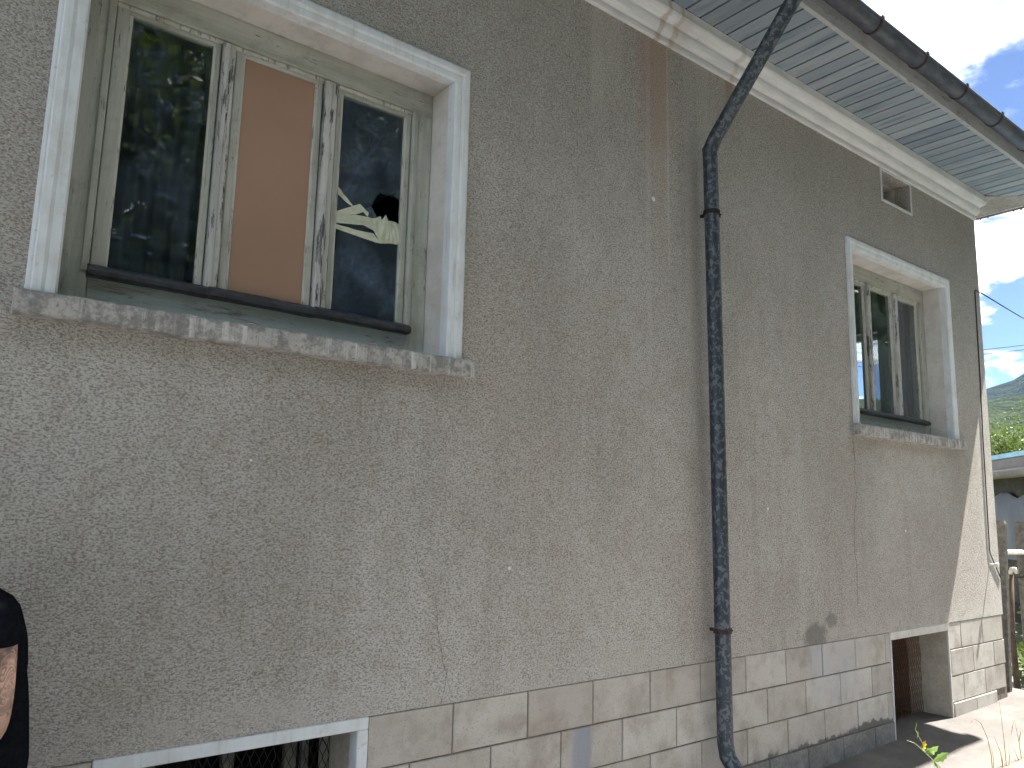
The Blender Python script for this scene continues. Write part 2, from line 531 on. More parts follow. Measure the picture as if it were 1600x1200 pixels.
M_ZINC = material('gutter_zinc', _zinc)
M_RUST = material('rusty_iron', flat((.11, .055, .04), .8, .1, .4, 60))
M_BRACKET = material('bracket_iron', flat((.055, .036, .034), .8, .1, .4, 60))
M_NET = material('rusty_net', flat((.17, .09, .052), .85, .0, .35, 40))
M_IRON = material('dark_iron', flat((.03, .025, .025), .7, .3, .4, 60))
M_DRIP = material('drip_bar', flat((.04, .043, .05), .45, .0, .35, 30))
M_BOARD = material('fibreboard', flat((.33, .208, .145), .85, 0, .05, 3, .1))
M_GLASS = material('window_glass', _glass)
M_GLASS2 = material('dusty_skytint_glass', lambda t: _glass(t, .045, .16))  # heavier dust, its blue tint standing in for reflected sky
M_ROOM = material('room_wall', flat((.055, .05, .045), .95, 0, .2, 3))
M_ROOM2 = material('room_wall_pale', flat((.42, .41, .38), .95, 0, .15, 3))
M_CLOTH = material('net_curtain', _cloth)
M_TAPE = material('tape', flat((.52, .54, .42), .6, 0, .12, 25, .5))
M_CONC = material('apron_concrete', _concrete)
M_GROUND = material('ground_soil', _ground)
M_TILE = material('roof_tile', flat((.17, .10, .10), .85, 0, .3, 6))
M_SIDE = material('side_soffit', cement((.27, .25, .235), (.36, .34, .325), 4, .2))
M_BARK = material('bark', flat((.085, .065, .048), .95, 0, .35, 14, .6))
M_LEAF = material('leaf_green', leaf((.035, .062, .014), (.085, .125, .03)))
M_LEAF2 = material('leaf_light', leaf((.05, .085, .02), (.11, .155, .042)))
M_LEAF3 = material('leaf_grey_green', leaf((.10, .14, .08), (.24, .28, .19)))
M_WEED = material('weed_leaf', leaf((.11, .19, .06), (.20, .30, .11)))
M_STEM = material('weed_stem', flat((.30, .32, .16), .7, 0, .2, 30))
M_STALK = material('dry_stalk', flat((.20, .19, .09), .8, 0, .3, 30))
M_PETAL = material('petal', flat((.72, .47, .02), .6, 0, .1, 30))
M_WOODG = material('grey_wood', flat((.125, .12, .107), .9, 0, .3, 25, .4))
M_CABLE = material('cable_black', flat((.018, .018, .02), .6, 0, .2, 30))
M_SHIRT = material('black_cotton', flat((.010, .011, .014), .9, 0, .25, 60, .2, .0))
M_TROUS = material('dark_denim', flat((.03, .035, .05), .9, 0, .2, 60))
M_SHOE = material('shoe', flat((.02, .02, .02), .6))
M_HAIR = material('hair', flat((.03, .02, .015), .6, 0, .3, 90))
M_SKIN = material('skin', _skin)
M_SHEDB = material('blue_sheet', flat((.30, .52, .70), .3, .1, .15, 4))
M_SHEDF = material('shed_fascia', flat((.21, .195, .185), .7, 0, .12, 8))
M_SHEDW = material('shed_wall', cement((.06, .057, .051), (.10, .094, .085), 3))
M_TARP = material('grey_tarp', flat((.15, .16, .185), .6, 0, .2, 2, .2))
M_RAIL = material('pale_rail', flat((.55, .53, .48), .85, 0, .15, 14))
M_HILL = material('far_hill', hillmat((.008, .017, .014), (.014, .026, .019), .05))
M_HILL2 = material('near_hill', hillmat((.010, .021, .011), (.033, .052, .022), .16))


# ------------------------------------------------------------------ mesh helpers
def link(name, me, mat, parent=None, loc=None):
    o = bpy.data.objects.new(name, me)
    COL.objects.link(o)
    if mat is not None and me is not None and len(me.materials) == 0:
        me.materials.append(mat)
    if parent is not None:
        o.parent = parent
    if loc is not None:
        o.location = loc
    return o


def empty(name, parent=None, loc=(0, 0, 0)):
    o = bpy.data.objects.new(name, None)
    COL.objects.link(o)
    o.empty_display_size = .2
    o.location = loc
    if parent is not None:
        o.parent = parent
    return o


def tag(o, label, cat=None, group=None, kind=None):
    if label:
        o['label'] = label
    if cat:
        o['category'] = cat
    if group:
        o['group'] = group
    if kind:
        o['kind'] = kind
    return o


def mesh(name, vs, fs, mat=None, parent=None, smooth=False, loc=None):
    me = bpy.data.meshes.new(name)
    me.from_pydata([tuple(v) for v in vs], [], fs)
    bm = bmesh.new()
    bm.from_mesh(me)
    bmesh.ops.recalc_face_normals(bm, faces=bm.faces)
    bm.to_mesh(me)
    bm.free()
    if smooth:
        me.polygons.foreach_set('use_smooth', [True] * len(me.polygons))
    return link(name, me, mat, parent, loc)


def boxes(lst):
    vs, fs = [], []
    for (x0, x1, y0, y1, z0, z1) in lst:
        b = len(vs)
        vs += [(x0, y0, z0), (x1, y0, z0), (x1, y1, z0), (x0, y1, z0), (x0, y0, z1), (x1, y0, z1), (x1, y1, z1), (x0, y1, z1)]
        fs += [tuple(b + i for i in q) for q in ((0, 1, 5, 4), (1, 2, 6, 5), (2, 3, 7, 6), (3, 0, 4, 7), (4, 5, 6, 7), (3, 2, 1, 0))]
    return vs, fs


def box(name, x0, x1, y0, y1, z0, z1, mat, parent=None, bevel=0.0, seg=1):
    vs, fs = boxes([(x0, x1, y0, y1, z0, z1)])
    o = mesh(name, vs, fs, mat, parent)
    if bevel:
        bm = bmesh.new()
        bm.from_mesh(o.data)
        bmesh.ops.bevel(bm, geom=list(bm.edges), offset=bevel, segments=seg, affect='EDGES', profile=.6)
        bm.to_mesh(o.data)
        bm.free()
    return o


def wall_with_holes(name, x0, x1, z0, z1, yf, yb, holes, mat, parent, axis='x'):
    xs = sorted({x0, x1, *[h[0] for h in holes], *[h[1] for h in holes]})
    zs = sorted({z0, z1, *[h[2] for h in holes], *[h[3] for h in holes]})
    nx, nz = len(xs) - 1, len(zs) - 1

    def solid(i, j):
        if i < 0 or j < 0 or i >= nx or j >= nz:
            return False
        cx, cz = (xs[i] + xs[i + 1]) / 2, (zs[j] + zs[j + 1]) / 2
        return not any(h[0] < cx < h[1] and h[2] < cz < h[3] for h in holes)
    vs, fs = [], []

    def V(a, b, c):
        vs.append((a, b, c) if axis == 'x' else (b, a, c))
        return len(vs) - 1

    def quad(p):
        fs.append(tuple(V(*q) for q in p))
    for i in range(nx):
        for j in range(nz):
            if not solid(i, j):
                continue
            a, b, c, d = xs[i], xs[i + 1], zs[j], zs[j + 1]
            quad([(a, yf, c), (b, yf, c), (b, yf, d), (a, yf, d)])
            quad([(a, yb, d), (b, yb, d), (b, yb, c), (a, yb, c)])
            if not solid(i - 1, j):
                quad([(a, yb, c), (a, yf, c), (a, yf, d), (a, yb, d)])
            if not solid(i + 1, j):
                quad([(b, yf, c), (b, yb, c), (b, yb, d), (b, yf, d)])
            if not solid(i, j - 1):
                quad([(a, yb, c), (b, yb, c), (b, yf, c), (a, yf, c)])
            if not solid(i, j + 1):
                quad([(a, yf, d), (b, yf, d), (b, yb, d), (a, yb, d)])
    me = bpy.data.meshes.new(name)
    me.from_pydata(vs, [], fs)
    bm = bmesh.new()
    bm.from_mesh(me)
    bmesh.ops.remove_doubles(bm, verts=bm.verts, dist=1e-5)
    bmesh.ops.recalc_face_normals(bm, faces=bm.faces)
    bm.to_mesh(me)
    bm.free()
    return link(name, me, mat, parent)


def tube_data(pts, rad, seg=12, caps=True):
    pts = [Vector(p) for p in pts]
    n = len(pts)
    rads = rad if hasattr(rad, '__len__') else [rad] * n
    vs, fs = [], []
    ref = None
    for i, p in enumerate(pts):
        if i == 0:
            d = pts[1] - p
        elif i == n - 1:
            d = p - pts[i - 1]
        else:
            d = (pts[i + 1] - p).normalized() + (p - pts[i - 1]).normalized()
        d.normalize()
        if ref is None:
            ref = Vector((0, 0, 1)) if abs(d.z) < .9 else Vector((1, 0, 0))
        a = (ref - d * ref.dot(d)).normalized()
        ref = a
        b = d.cross(a)
        k = 1.0
        if 0 < i < n - 1:
            c = max(.5, (p - pts[i - 1]).normalized().dot(d))
            k = 1 / c
        bis = None
        if 0 < i < n - 1:
            e = (pts[i + 1] - p).normalized() - (p - pts[i - 1]).normalized()
            if e.length > 1e-4:
                bis = e.normalized()
        for s in range(seg):
            an = 2 * math.pi * s / seg
            v = (a * math.cos(an) + b * math.sin(an)) * rads[i]
            if bis is not None:
                v = v + bis * v.dot(bis) * (k - 1)
            vs.append(p + v)
    for i in range(n - 1):
        for s in range(seg):
            t2 = (s + 1) % seg
            fs.append((i * seg + s, i * seg + t2, (i + 1) * seg + t2, (i + 1) * seg + s))
    if caps:
        fs.append(tuple(range(seg))[::-1])
        fs.append(tuple((n - 1) * seg + s for s in range(seg)))
    return vs, fs


def merge(parts):
    vs, fs = [], []
    for v, f in parts:
        b = len(vs)
        vs += list(v)
        fs += [tuple(b + i for i in q) for q in f]
    return vs, fs


def tube(name, pts, rad, mat, parent=None, seg=12):
    vs, fs = tube_data(pts, rad, seg)
    return mesh(name, vs, fs, mat, parent, smooth=True)


def extrude_x(name, prof, x0, x1, mat, parent, closed=True, n=1, smooth=False):
    """profile of (y, z) swept along X"""
    k = len(prof)
    vs, fs = [], []
    for i in range(n + 1):
        x = x0 + (x1 - x0) * i / n
        vs += [(x, p[0], p[1]) for p in prof]
    for i in range(n):
        for j in range(k if closed else k - 1):
            j2 = (j + 1) % k
            fs.append((i * k + j, i * k + j2, (i + 1) * k + j2, (i + 1) * k + j))
    if closed:
        fs.append(tuple(range(k)))
        fs.append(tuple(n * k + j for j in range(k))[::-1])
    return mesh(name, vs, fs, mat, parent, smooth)


def quads_mesh(name, V):
    """V: (N,4,3) array of separate quads, quick"""
    N = len(V)
    me = bpy.data.meshes.new(name)
    me.vertices.add(N * 4)
    me.vertices.foreach_set('co', np.ascontiguousarray(V, dtype=np.float32).ravel())
    me.loops.add(N * 4)
    me.loops.foreach_set('vertex_index', np.arange(N * 4, dtype=np.int32))
    me.polygons.add(N)
    me.polygons.foreach_set('loop_start', np.arange(0, N * 4, 4, dtype=np.int32))
    me.update(calc_edges=True)
    return me


def leaf_quads(C, size, rs, flatten=.0):
    n = len(C)
    d = rs.normal(size=(n, 3))
    d[:, 2] *= (1 - flatten)
    d /= np.linalg.norm(d, axis=1)[:, None] + 1e-9
    e = rs.normal(size=(n, 3))
    e -= d * (e * d).sum(1)[:, None]
    e /= np.linalg.norm(e, axis=1)[:, None] + 1e-9
    s = size * rs.uniform(.6, 1.35, n)[:, None]
    a = C - d * s
    b = C + e * s * .42 + d * s * .1
    c = C + d * s
    f = C - e * s * .42 + d * s * .1
    return np.stack([a, b, c, f], 1)


# ================================================================== THE SETTING
def apron_z(x, y):
    return .035 + .020 * (x - 4.8) + .085 * min(y, 0)


# ground: one sheet, fine near the house, out to the horizon
gx = sorted(set(list(np.linspace(-14, 24, 77)) + [-4000, -1500, -500, -200, -80, -40, 40, 80, 200, 500, 1500, 4000]))
gy = sorted(set(list(np.linspace(-14, 12, 53)) + [-4000, -1500, -500, -200, -80, -40, 40, 80, 200, 500, 1500, 4000]))
vs = []
for y in gy:
    for x in gx:
        n1 = mnoise.noise((x * .5, y * .5, 0)) * .03 + mnoise.noise((x * 2.1, y * 2.1, 5)) * .012
        z = -.035 + .020 * (min(max(x, -6), 9) - 4.8) * .6 + n1
        if y > -.3 and -5 < x < 7.5:
            z = -.25
        if abs(x) > 30 or abs(y) > 30:
            z = -.1
        vs.append((x, y, z))
nx = len(gx)
fs = [(j * nx + i, j * nx + i + 1, (j + 1) * nx + i + 1, (j + 1) * nx + i) for j in range(len(gy) - 1) for i in range(nx - 1)]
tag(mesh('ground', vs, fs, M_GROUND, smooth=True), None, kind='structure')

# concrete apron at the foot of the wall, running into the basement recesses
ax = list(np.linspace(-4.3, 8.25, 126))
ay = [-.78, -.66, -.55, -.5, -.45, -.4, -.3, -.2, -.1, -.05, 0, .1, .24]
vs = []
for j, y in enumerate(ay):
    for x in ax:
        yy = y
        if j < 3:
            yy = y + mnoise.noise((x * 1.7, 0, 3)) * .07 + mnoise.noise((x * 6, 0, 3)) * .02
        z = apron_z(x, yy) + mnoise.noise((x * 1.2, yy * 3, 9)) * .008 + mnoise.noise((x * 5, yy * 7, 2)) * .004
        if j == 0:
            z -= .09
        if j == 1:
            z -= .02
        if x > 7.9:
            z -= (x - 7.9) * .2
        vs.append((x, yy, z))
nx = len(ax)
fs = [(j * nx + i, j * nx + i + 1, (j + 1) * nx + i + 1, (j + 1) * nx + i) for j in range(len(ay) - 1) for i in range(nx - 1)]
tag(mesh('pavement', vs, fs, M_CONC, smooth=True), 'pale concrete apron along the foot of the house wall', kind='structure')

# ================================================================== THE HOUSE
X0, XE = -4.0, 7.535
ZP, ZS = .757, 4.438
DX2 = 4.954
house = empty('house', None, (3, 0, 0))
tag(house, 'grey pebbledash house with a block plinth, old wooden windows and a boarded eave', 'house')


def part(o):
    """parent to the house keeping world coordinates"""
    o.parent = house
    o.matrix_parent_inverse = Matrix.Translation((-3, 0, 0))
    return o


WX0, WX1, WZ0, WZ1 = .357, 1.821, 2.19, 3.457      # first window opening
openings = [(WX0 - .02, WX1 + .02, WZ0 - .08, WZ1 + .02), (WX0 + DX2 - .063, WX1 + DX2 + .02, WZ0 - .08, WZ1 + .02), (5.815, 6.285, 3.985, 4.225)]
part(wall_with_holes('wall', X0, XE, ZP, ZS + .1, 0, .30, openings, M_STUCCO, None))
GW = (.80, 1.95, 2.2, 3.29)                         # window in the gable wall
part(wall_with_holes('gable_wall', .30, 9.0, -.3, ZS + .1, XE, XE - .3, [GW], M_STUCCO, None, axis='y'))
part(box('back_wall', X0, XE, 9.0, 9.3, -.3, ZS + .1, M_STUCCO))
part(box('side_wall', X0, X0 + .3, .30, 9.0, -.3, ZS + .1, M_STUCCO))
# rooms
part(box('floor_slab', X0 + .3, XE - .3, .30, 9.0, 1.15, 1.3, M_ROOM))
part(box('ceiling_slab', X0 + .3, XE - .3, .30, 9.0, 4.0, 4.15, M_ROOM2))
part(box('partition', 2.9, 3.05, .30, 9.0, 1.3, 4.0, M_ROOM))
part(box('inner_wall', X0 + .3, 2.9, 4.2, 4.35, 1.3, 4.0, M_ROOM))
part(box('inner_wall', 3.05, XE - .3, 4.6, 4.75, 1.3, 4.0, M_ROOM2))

# ---------------- plinth with its blocks
B1 = (.60, 1.543)
B2 = (5.587, 6.497)
plinth = wall_with_holes('plinth', X0, XE - .004, -.3, ZP - .002, .008, .30,
                         [(B1[0] + .042, B1[1] - .042, .02, .716), (B2[0] + .009, B2[1] - .014, -.1, .708)], M_JOINT, None)
part(plinth)


def child(o, par):
    o.parent = par
    o.matrix_parent_inverse = par.matrix_world.inverted() if par.parent is None else Matrix.Translation((0, 0, 0))
    return o


# children of parts: parts keep identity world transforms, so plain parenting works
bpy.context.view_layer.update()
courses = [(.557, .757, 0), (.362, .557, 1), (.172, .362, 0)]
BLOCKS = {}


def block(x0, x1, z0, z1, yf=.002, yb=.02, mat=None):
    g = .0035
    w_, h_ = round(x1 - x0 - 2 * g, 3), round(z1 - z0 - 2 * g, 3)
    key = (w_, h_, yf, mat.name if mat else '')
    if key not in BLOCKS:
        c = .003
        vs_ = [(-w_ / 2, yb, 0), (w_ / 2, yb, 0), (w_ / 2, yb, h_), (-w_ / 2, yb, h_),
               (-w_ / 2, yf + c, 0), (w_ / 2, yf + c, 0), (w_ / 2, yf + c, h_), (-w_ / 2, yf + c, h_),
               (-w_ / 2 + c, yf, c), (w_ / 2 - c, yf, c), (w_ / 2 - c, yf, h_ - c), (-w_ / 2 + c, yf, h_ - c)]
        fs_ = [(8, 9, 10, 11)]
        for i in range(4):
            j = (i + 1) % 4
            fs_ += [(4 + i, 4 + j, 8 + j, 8 + i), (i, j, 4 + j, 4 + i)]
        me = bpy.data.meshes.new('block')
        me.from_pydata(vs_, [], fs_)
        bm = bmesh.new()
        bm.from_mesh(me)
        bmesh.ops.recalc_face_normals(bm, faces=bm.faces)
        if bm.faces[0].normal.y > 0:
            bmesh.ops.reverse_faces(bm, faces=bm.faces)
        bm.to_mesh(me)
        bm.free()
        me.materials.append(mat or M_BLOCK)
        BLOCKS[key] = me
    o = bpy.data.objects.new('block', BLOCKS[key])
    COL.objects.link(o)
    o.parent = plinth
    o.location = ((x0 + x1) / 2, random.uniform(-.0012, .0012), z0 + g)
    return o


def lay(z0, z1, off, x_from, x_to, **k):
    start = 1.936 - off * .199
    i = math.floor((x_from - start) / .398)
    x = start + i * .398
    while x < x_to - .02:
        a, b = max(x, x_from), min(x + .398, x_to)
        if b - a > .03:
            block(a, b, z0, z1, **k)
        x += .398


for z0, z1, off in courses:
    for a, b in ((-1.6, B1[0]), (B1[1], B2[0]), (B2[1], XE - .004)):
        lay(z0, z1, off, a, b)
for a, b in ((-1.6, B1[0]), (B1[1], B2[0])):
    lay(-.06, .172, 1, a, b, yf=-.004, mat=M_BASE)
lay(-.06, .172, 1, B2[1] + .002, 7.30, yf=-.004)


# ---------------- basement windows
def wire_net(name, x0, x1, z0, z1, y, cw, ch, rad, mat, parent, jitter=.0):
    vs_, fs_ = [], []
    nxx = int((x1 - x0) / cw) + 1
    nzz = int((z1 - z0) / ch) + 1
    for i in range(nxx):
        for s in (1, -1):
            pts = []
            for j in range(nzz + 1):
                xx = x0 + (i + .5) * cw + s * (.5 if j % 2 == 0 else 0) * cw * 1.0
                xx = min(max(xx, x0), x1)
                pts.append((xx + random.uniform(-jitter, jitter), y + s * rad * .6 + .004 * math.sin(xx * 9 + j), min(z0 + j * ch, z1)))
            v, f = tube_data(pts, rad, 4, False)
            b = len(vs_)
            vs_ += v
            fs_ += [tuple(b + q for q in ff) for ff in f]
    return mesh(name, vs_, fs_, mat, parent)


bw = box('basement_window', B1[0] - .002, B1[1], -.006, .05, .712, .7565, M_WHITE, None, .003)
part(bw)
tag(bw, 'white framed basement window with black wire net')
box('jamb', B1[1] - .046, B1[1], -.006, .05, -.05, .7118, M_WHITE, bw, .003)
box('jamb', B1[0], B1[0] + .046, -.006, .05, -.05, .7118, M_WHITE, bw, .003)
box('reveal', B1[1] - .0475, B1[1] - .03, .0502, .31, -.05, .712, M_CEMB, bw)
box('reveal', B1[0] + .03, B1[0] + .0495, .0502, .31, -.05, .712, M_CEMB, bw)
wire_net('wire_net', B1[0] + .06, B1[1] - .055, .0, .70, .20, .034, .034, .0016, M_IRON, bw, .004)
for xx, ww in ((.82, .035), (1.09, .045), (1.33, .05), (1.40, .03)):
    box('slat', xx, xx + ww, .26, .29, -.05, .72, M_WOODG, bw, .003)

bw = box('basement_window', B2[0] - .004, B2[1] + .006, -.004, .04, .703, .7565, M_CEMB, None, .003)
part(bw)
tag(bw, 'basement opening with rusty wire net and pale lintel')
bw.data.materials[0] = M_REVEAL
box('jamb', B2[0], B2[0] + .0115, -.004, .05, -.05, .7028, M_WHITE, bw, .002)
box('jamb', B2[1] - .0175, B2[1], -.003, .012, -.05, .7028, M_REVEAL, bw, .002)
box('reveal', B2[1] - .019, B2[1] - .001, .0122, .31, -.05, .703, M_CEMB, bw)
wire_net('wire_net', B2[0] + .02, B2[1] - .03, .02, .70, .21, .030, .030, .0016, M_NET, bw, .002)
box('shutter_board', 5.95, 6.16, .275, .295, .0, .74, material('rust_board', flat((.03, .014, .009), .9, 0, .4, 12)), bw, .003)
box('shutter_board', 5.66, 5.80, .285, .298, .0, .74, M_ROOM, bw, .003)
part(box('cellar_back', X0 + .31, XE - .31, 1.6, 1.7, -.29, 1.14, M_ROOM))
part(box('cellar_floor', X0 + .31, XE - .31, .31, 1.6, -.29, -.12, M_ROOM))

# ---------------- windows
def drip(name, x0, x1, z, mat, parent, y0=.165, dz=0.0):
    prof = [(y0, z - .022), (y0 - .040, z - .022), (y0 - .052, z - .016), (y0 - .056, z - .004), (y0 - .050, z + .008), (y0 - .034, z + .018), (y0 - .010, z + .027), (y0, z + .028)]
    o = extrude_x(name, prof, x0, x1, mat, parent, True, 4)
    for v in o.data.vertices:
        v.co.z += dz * (v.co.x - x0) + random.uniform(-.0012, .0012)
    return o


def flat_poly(name, pts, y0, y1, mat, parent):
    """outline in (x, z), real thickness from y0 to y1"""
    n = len(pts)
    bm = bmesh.new()
    a = [bm.verts.new((p[0], y0, p[1])) for p in pts]
    b = [bm.verts.new((p[0], y1, p[1])) for p in pts]
    tris = tessellate_polygon([[Vector((p[0], p[1], 0)) for p in pts]])
    for t3 in tris:
        bm.faces.new([a[i] for i in t3])
        bm.faces.new([b[i] for i in reversed(t3)])
    for i in range(n):
        j = (i + 1) % n
        bm.faces.new((a[j], a[i], b[i], b[j]))
    bmesh.ops.recalc_face_normals(bm, faces=bm.faces)
    me = bpy.data.meshes.new(name)
    bm.to_mesh(me)
    bm.free()
    return link(name, me, mat, parent)


def window(dx, second):
    rs = random.Random(3 + second)
    x0, x1, z0, z1 = WX0 + dx - (.043 if second else 0), WX1 + dx, WZ0, WZ1
    kl = .51 if second else 1.0
    j = lambda k=.0015: rs.uniform(-k, k)
    # outer frame: head is the window object itself, everything else hangs on it
    win = box('window', x0 + .002, x1 - .002, .16, .235, 3.348, z1 + .001, M_PX, None, .003)
    part(win)
    tag(win, 'second window, three dusty panes and net curtain' if second else 'first window with a fibreboard panel and a broken pane')
    # moulded surround, mitred
    so0, so1, zt, zb = .270 + dx, 1.908 + dx, 3.542, 2.178
    prof = [(0, .004), (0, -.016), (.008, -.020), (.014, -.020), (.018, -.031), (.040, -.033), (.052, -.027), (.058, -.029), (.080, -.029), (.0875, -.022), (.0875, .03)]
    vs_, fs_ = [], []
    k = len(prof)
    stations = [lambda w_: (so0 + w_ * kl, zb), lambda w_: (so0 + w_ * kl, zt - w_), lambda w_: (so1 - w_, zt - w_), lambda w_: (so1 - w_, zb)]
    for s in stations:
        for (w_, y_) in prof:
            a, b = s(w_)
            vs_.append((a, y_, b))
    for i in range(3):
        for q in range(k - 1):
            fs_.append((i * k + q, i * k + q + 1, (i + 1) * k + q + 1, (i + 1) * k + q))
    fs_.append(tuple(range(k)))
    fs_.append(tuple(3 * k + q for q in range(k)))
    mesh('surround', vs_, fs_, M_WHITE, win)
    # plastered reveals
    vs_, fs_ = boxes([(x0 - .022, x0, .0302, .24, z0 - .03, z1), (x1, x1 + .022, .0302, .24, z0 - .03, z1), (x0 - .022, x1 + .022, .0302, .24, z1 + .0012, z1 + .022)])
    mesh('reveal', vs_, fs_, M_REVEAL, win)
    # sill, rough cast, sloping top
    n = 90
    sx0, sx1 = .243 + dx, 1.943 + dx
    vs_, fs_ = [], []
    for i in range(n + 1):
        x = sx0 + (sx1 - sx0) * i / n
        rr = lambda a: mnoise.noise((x * 14, a * 7.7, dx)) * .0035 + mnoise.noise((x * 45, a * 3.1, dx)) * .0016
        vs_ += [(x, -.060 + rr(1), 2.102 + rr(2)), (x, -.066 + rr(3), 2.108 + rr(4)), (x, -.066 + rr(5), 2.170 + rr(6)), (x, -.058 + rr(7), 2.178 + rr(8)), (x, .17, 2.208), (x, .17, 2.10)]
    for i in range(n):
        for q in range(6):
            q2 = (q + 1) % 6
            fs_.append((i * 6 + q, i * 6 + q2, i * 6 + 6 + q2, i * 6 + 6 + q))
    fs_ += [tuple(range(6)), tuple(n * 6 + q for q in range(6))]
    mesh('sill', vs_, fs_, M_SILL, win)
    # jambs and bottom rail of the frame
    box('jamb', x0 + .002, .466 + dx, .160, .235, 2.20, 3.3478, M_PZ, win, .003)
    box('jamb', 1.716 + dx, x1 - .002, .160, .235, 2.20, 3.3478, M_PZ, win, .003)
    box('bottom_rail', .4662 + dx, 1.7158 + dx, .158, .235, 2.199, 2.318, M_PXW, win, .003)
    box('bead', .440 + dx, .4635 + dx, .152, .1595, 2.322, 3.346, M_PZ, win, .003)
    box('bead', 1.7185 + dx, 1.742 + dx, .152, .1595, 2.322, 3.346, M_PZ, win, .003)
    box('rebate', .46 + dx, 1.72 + dx, .206, .234, 2.30, 2.318, M_IRON, win)
    box('bead', .4665 + dx, 1.7155 + dx, .166, .20, 3.330, 3.3477, M_PUTTY, win, .004)
    # casements
    sash = [(.470, .845, .517, .825), (.904, 1.275, .935, 1.25), (1.342, 1.712, 1.365, 1.687)]
    for c, (a, b, g0, g1) in enumerate(sash):
        a, b, g0, g1 = a + dx, b + dx, g0 + dx, g1 + dx
        zb_, zt_ = 2.345 + j(), 3.313 + j()
        box('stile', a, g0, .170, .205, 2.32, 3.3297, M_PZ, win, .0025)
        box('stile', g1, b, .170, .205, 2.32, 3.3297, M_PZ, win, .0025)
        box('top_rail', g0 + .0002, g1 - .0002, .1705, .204, zt_, 3.3297, M_PX, win, .0025)
        box('lower_rail', g0 + .0002, g1 - .0002, .1705, .204, 2.32, zb_, M_PX, win, .0025)
        # putty fillets
        pv = []
        for (u0, u1) in ((g0, g0 + .008), (g1 - .008, g1)):
            pv.append((u0, u1, .174, .182, zb_, zt_))
        vs_, fs_ = boxes(pv)
        mesh('putty', vs_, fs_, M_PUTTY, win)
        if c == 1 and not second:
            o = box('board_panel', g0 + .0005, g1 - .0005, .1785, .186, zb_ - .002, zt_ + .002, M_BOARD, win)
            tag(o, 'orange-brown fibreboard in place of the middle pane')
        elif c == 2 and not second:
            hole = [(1.667, 2.916), (1.628, 2.923), (1.59, 2.92), (1.582, 2.924), (1.564, 2.905), (1.55, 2.877), (1.538, 2.85), (1.55, 2.832), (1.564, 2.811), (1.58, 2.808), (1.612, 2.818), (1.65, 2.808), (1.68, 2.797)]
            pts = [(g0, zb_), (g1, zb_), (g1, 2.797)] + hole[::-1] + [(g1, 2.914), (g1, zt_), (g0, zt_)]
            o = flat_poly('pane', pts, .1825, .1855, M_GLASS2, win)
            tag(o, 'broken pane with a jagged hole')
        else:
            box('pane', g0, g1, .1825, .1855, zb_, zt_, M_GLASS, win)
    # cover strips over the meeting stiles
    for a, b in ((.850, .899), (1.281, 1.337)):
        vs_, fs_ = [], []
        prof = [(a, .185), (a, .152), (a + .008, .142), ((a + b) / 2 - .004, .139), ((a + b) / 2, .146), ((a + b) / 2 + .006, .146), (b - .006, .148), (b, .158), (b, .185)]
        nz = 26
        for i in range(nz + 1):
            z = 2.338 + (3.330 - 2.338) * i / nz
            for (px, py) in prof:
                vs_.append((px + dx + j(.0008), py + j(.0008), z))
        k = len(prof)
        for i in range(nz):
            for q in range(k - 1):
                fs_.append((i * k + q, i * k + q + 1, (i + 1) * k + q + 1, (i + 1) * k + q))
        mesh('cover_strip', vs_, fs_, M_PZW, win)
    # dark drip bars
    for i, (a, b, zz) in enumerate(((.459, .861, 2.324), (.8635, 1.285, 2.323), (1.2875, 1.727, 2.322))):
        drip('drip_bar', a + dx, b + dx, zz, M_DRIP, win, .1695, -.006 if i == 0 else -.012)
    return win


W1 = window(0, 0)
W2 = window(DX2, 1)


def ribbon(name, pts, y, mat, parent, amp=.004):
    """crumpled strip of tape lying on the inner face of the pane"""
    bm = bmesh.new()
    a = [bm.verts.new((p[0], y, p[1])) for p in pts]
    f = bm.faces.new(a)
    bmesh.ops.triangulate(bm, faces=[f])
    bmesh.ops.subdivide_edges(bm, edges=list(bm.edges), cuts=3, use_grid_fill=True)
    for v in bm.verts:
        v.co.y += mnoise.noise((v.co.x * 45, 1.3, v.co.z * 45)) * amp + abs(mnoise.noise((v.co.x * 120, 4, v.co.z * 100))) * amp
    bmesh.ops.solidify(bm, geom=list(bm.faces), thickness=.0006)
    bmesh.ops.recalc_face_normals(bm, faces=bm.faces)
    me = bpy.data.meshes.new(name)
    bm.to_mesh(me)
    bm.free()
    return link(name, me, mat, parent)


for pts in ([(1.367, 2.908), (1.375, 2.893), (1.402, 2.867), (1.447, 2.826), (1.442, 2.822), (1.396, 2.841), (1.37, 2.858)],
            [(1.366, 2.778), (1.479, 2.841), (1.525, 2.812), (1.521, 2.792), (1.499, 2.81), (1.464, 2.789), (1.366, 2.764)],
            [(1.366, 2.767), (1.464, 2.787), (1.54, 2.793), (1.558, 2.796), (1.565, 2.787), (1.583, 2.812), (1.590, 2.797), (1.609, 2.826), (1.622, 2.80), (1.650, 2.806), (1.665, 2.79), (1.684, 2.797), (1.686, 2.703), (1.640, 2.70), (1.587, 2.688), (1.555, 2.737), (1.502, 2.751), (1.366, 2.727)],
            [(1.366, 2.724), (1.494, 2.722), (1.556, 2.725), (1.587, 2.688), (1.547, 2.689), (1.366, 2.704)]):
    o = ribbon('tape', pts, .1800, M_TAPE, W1, -.007)


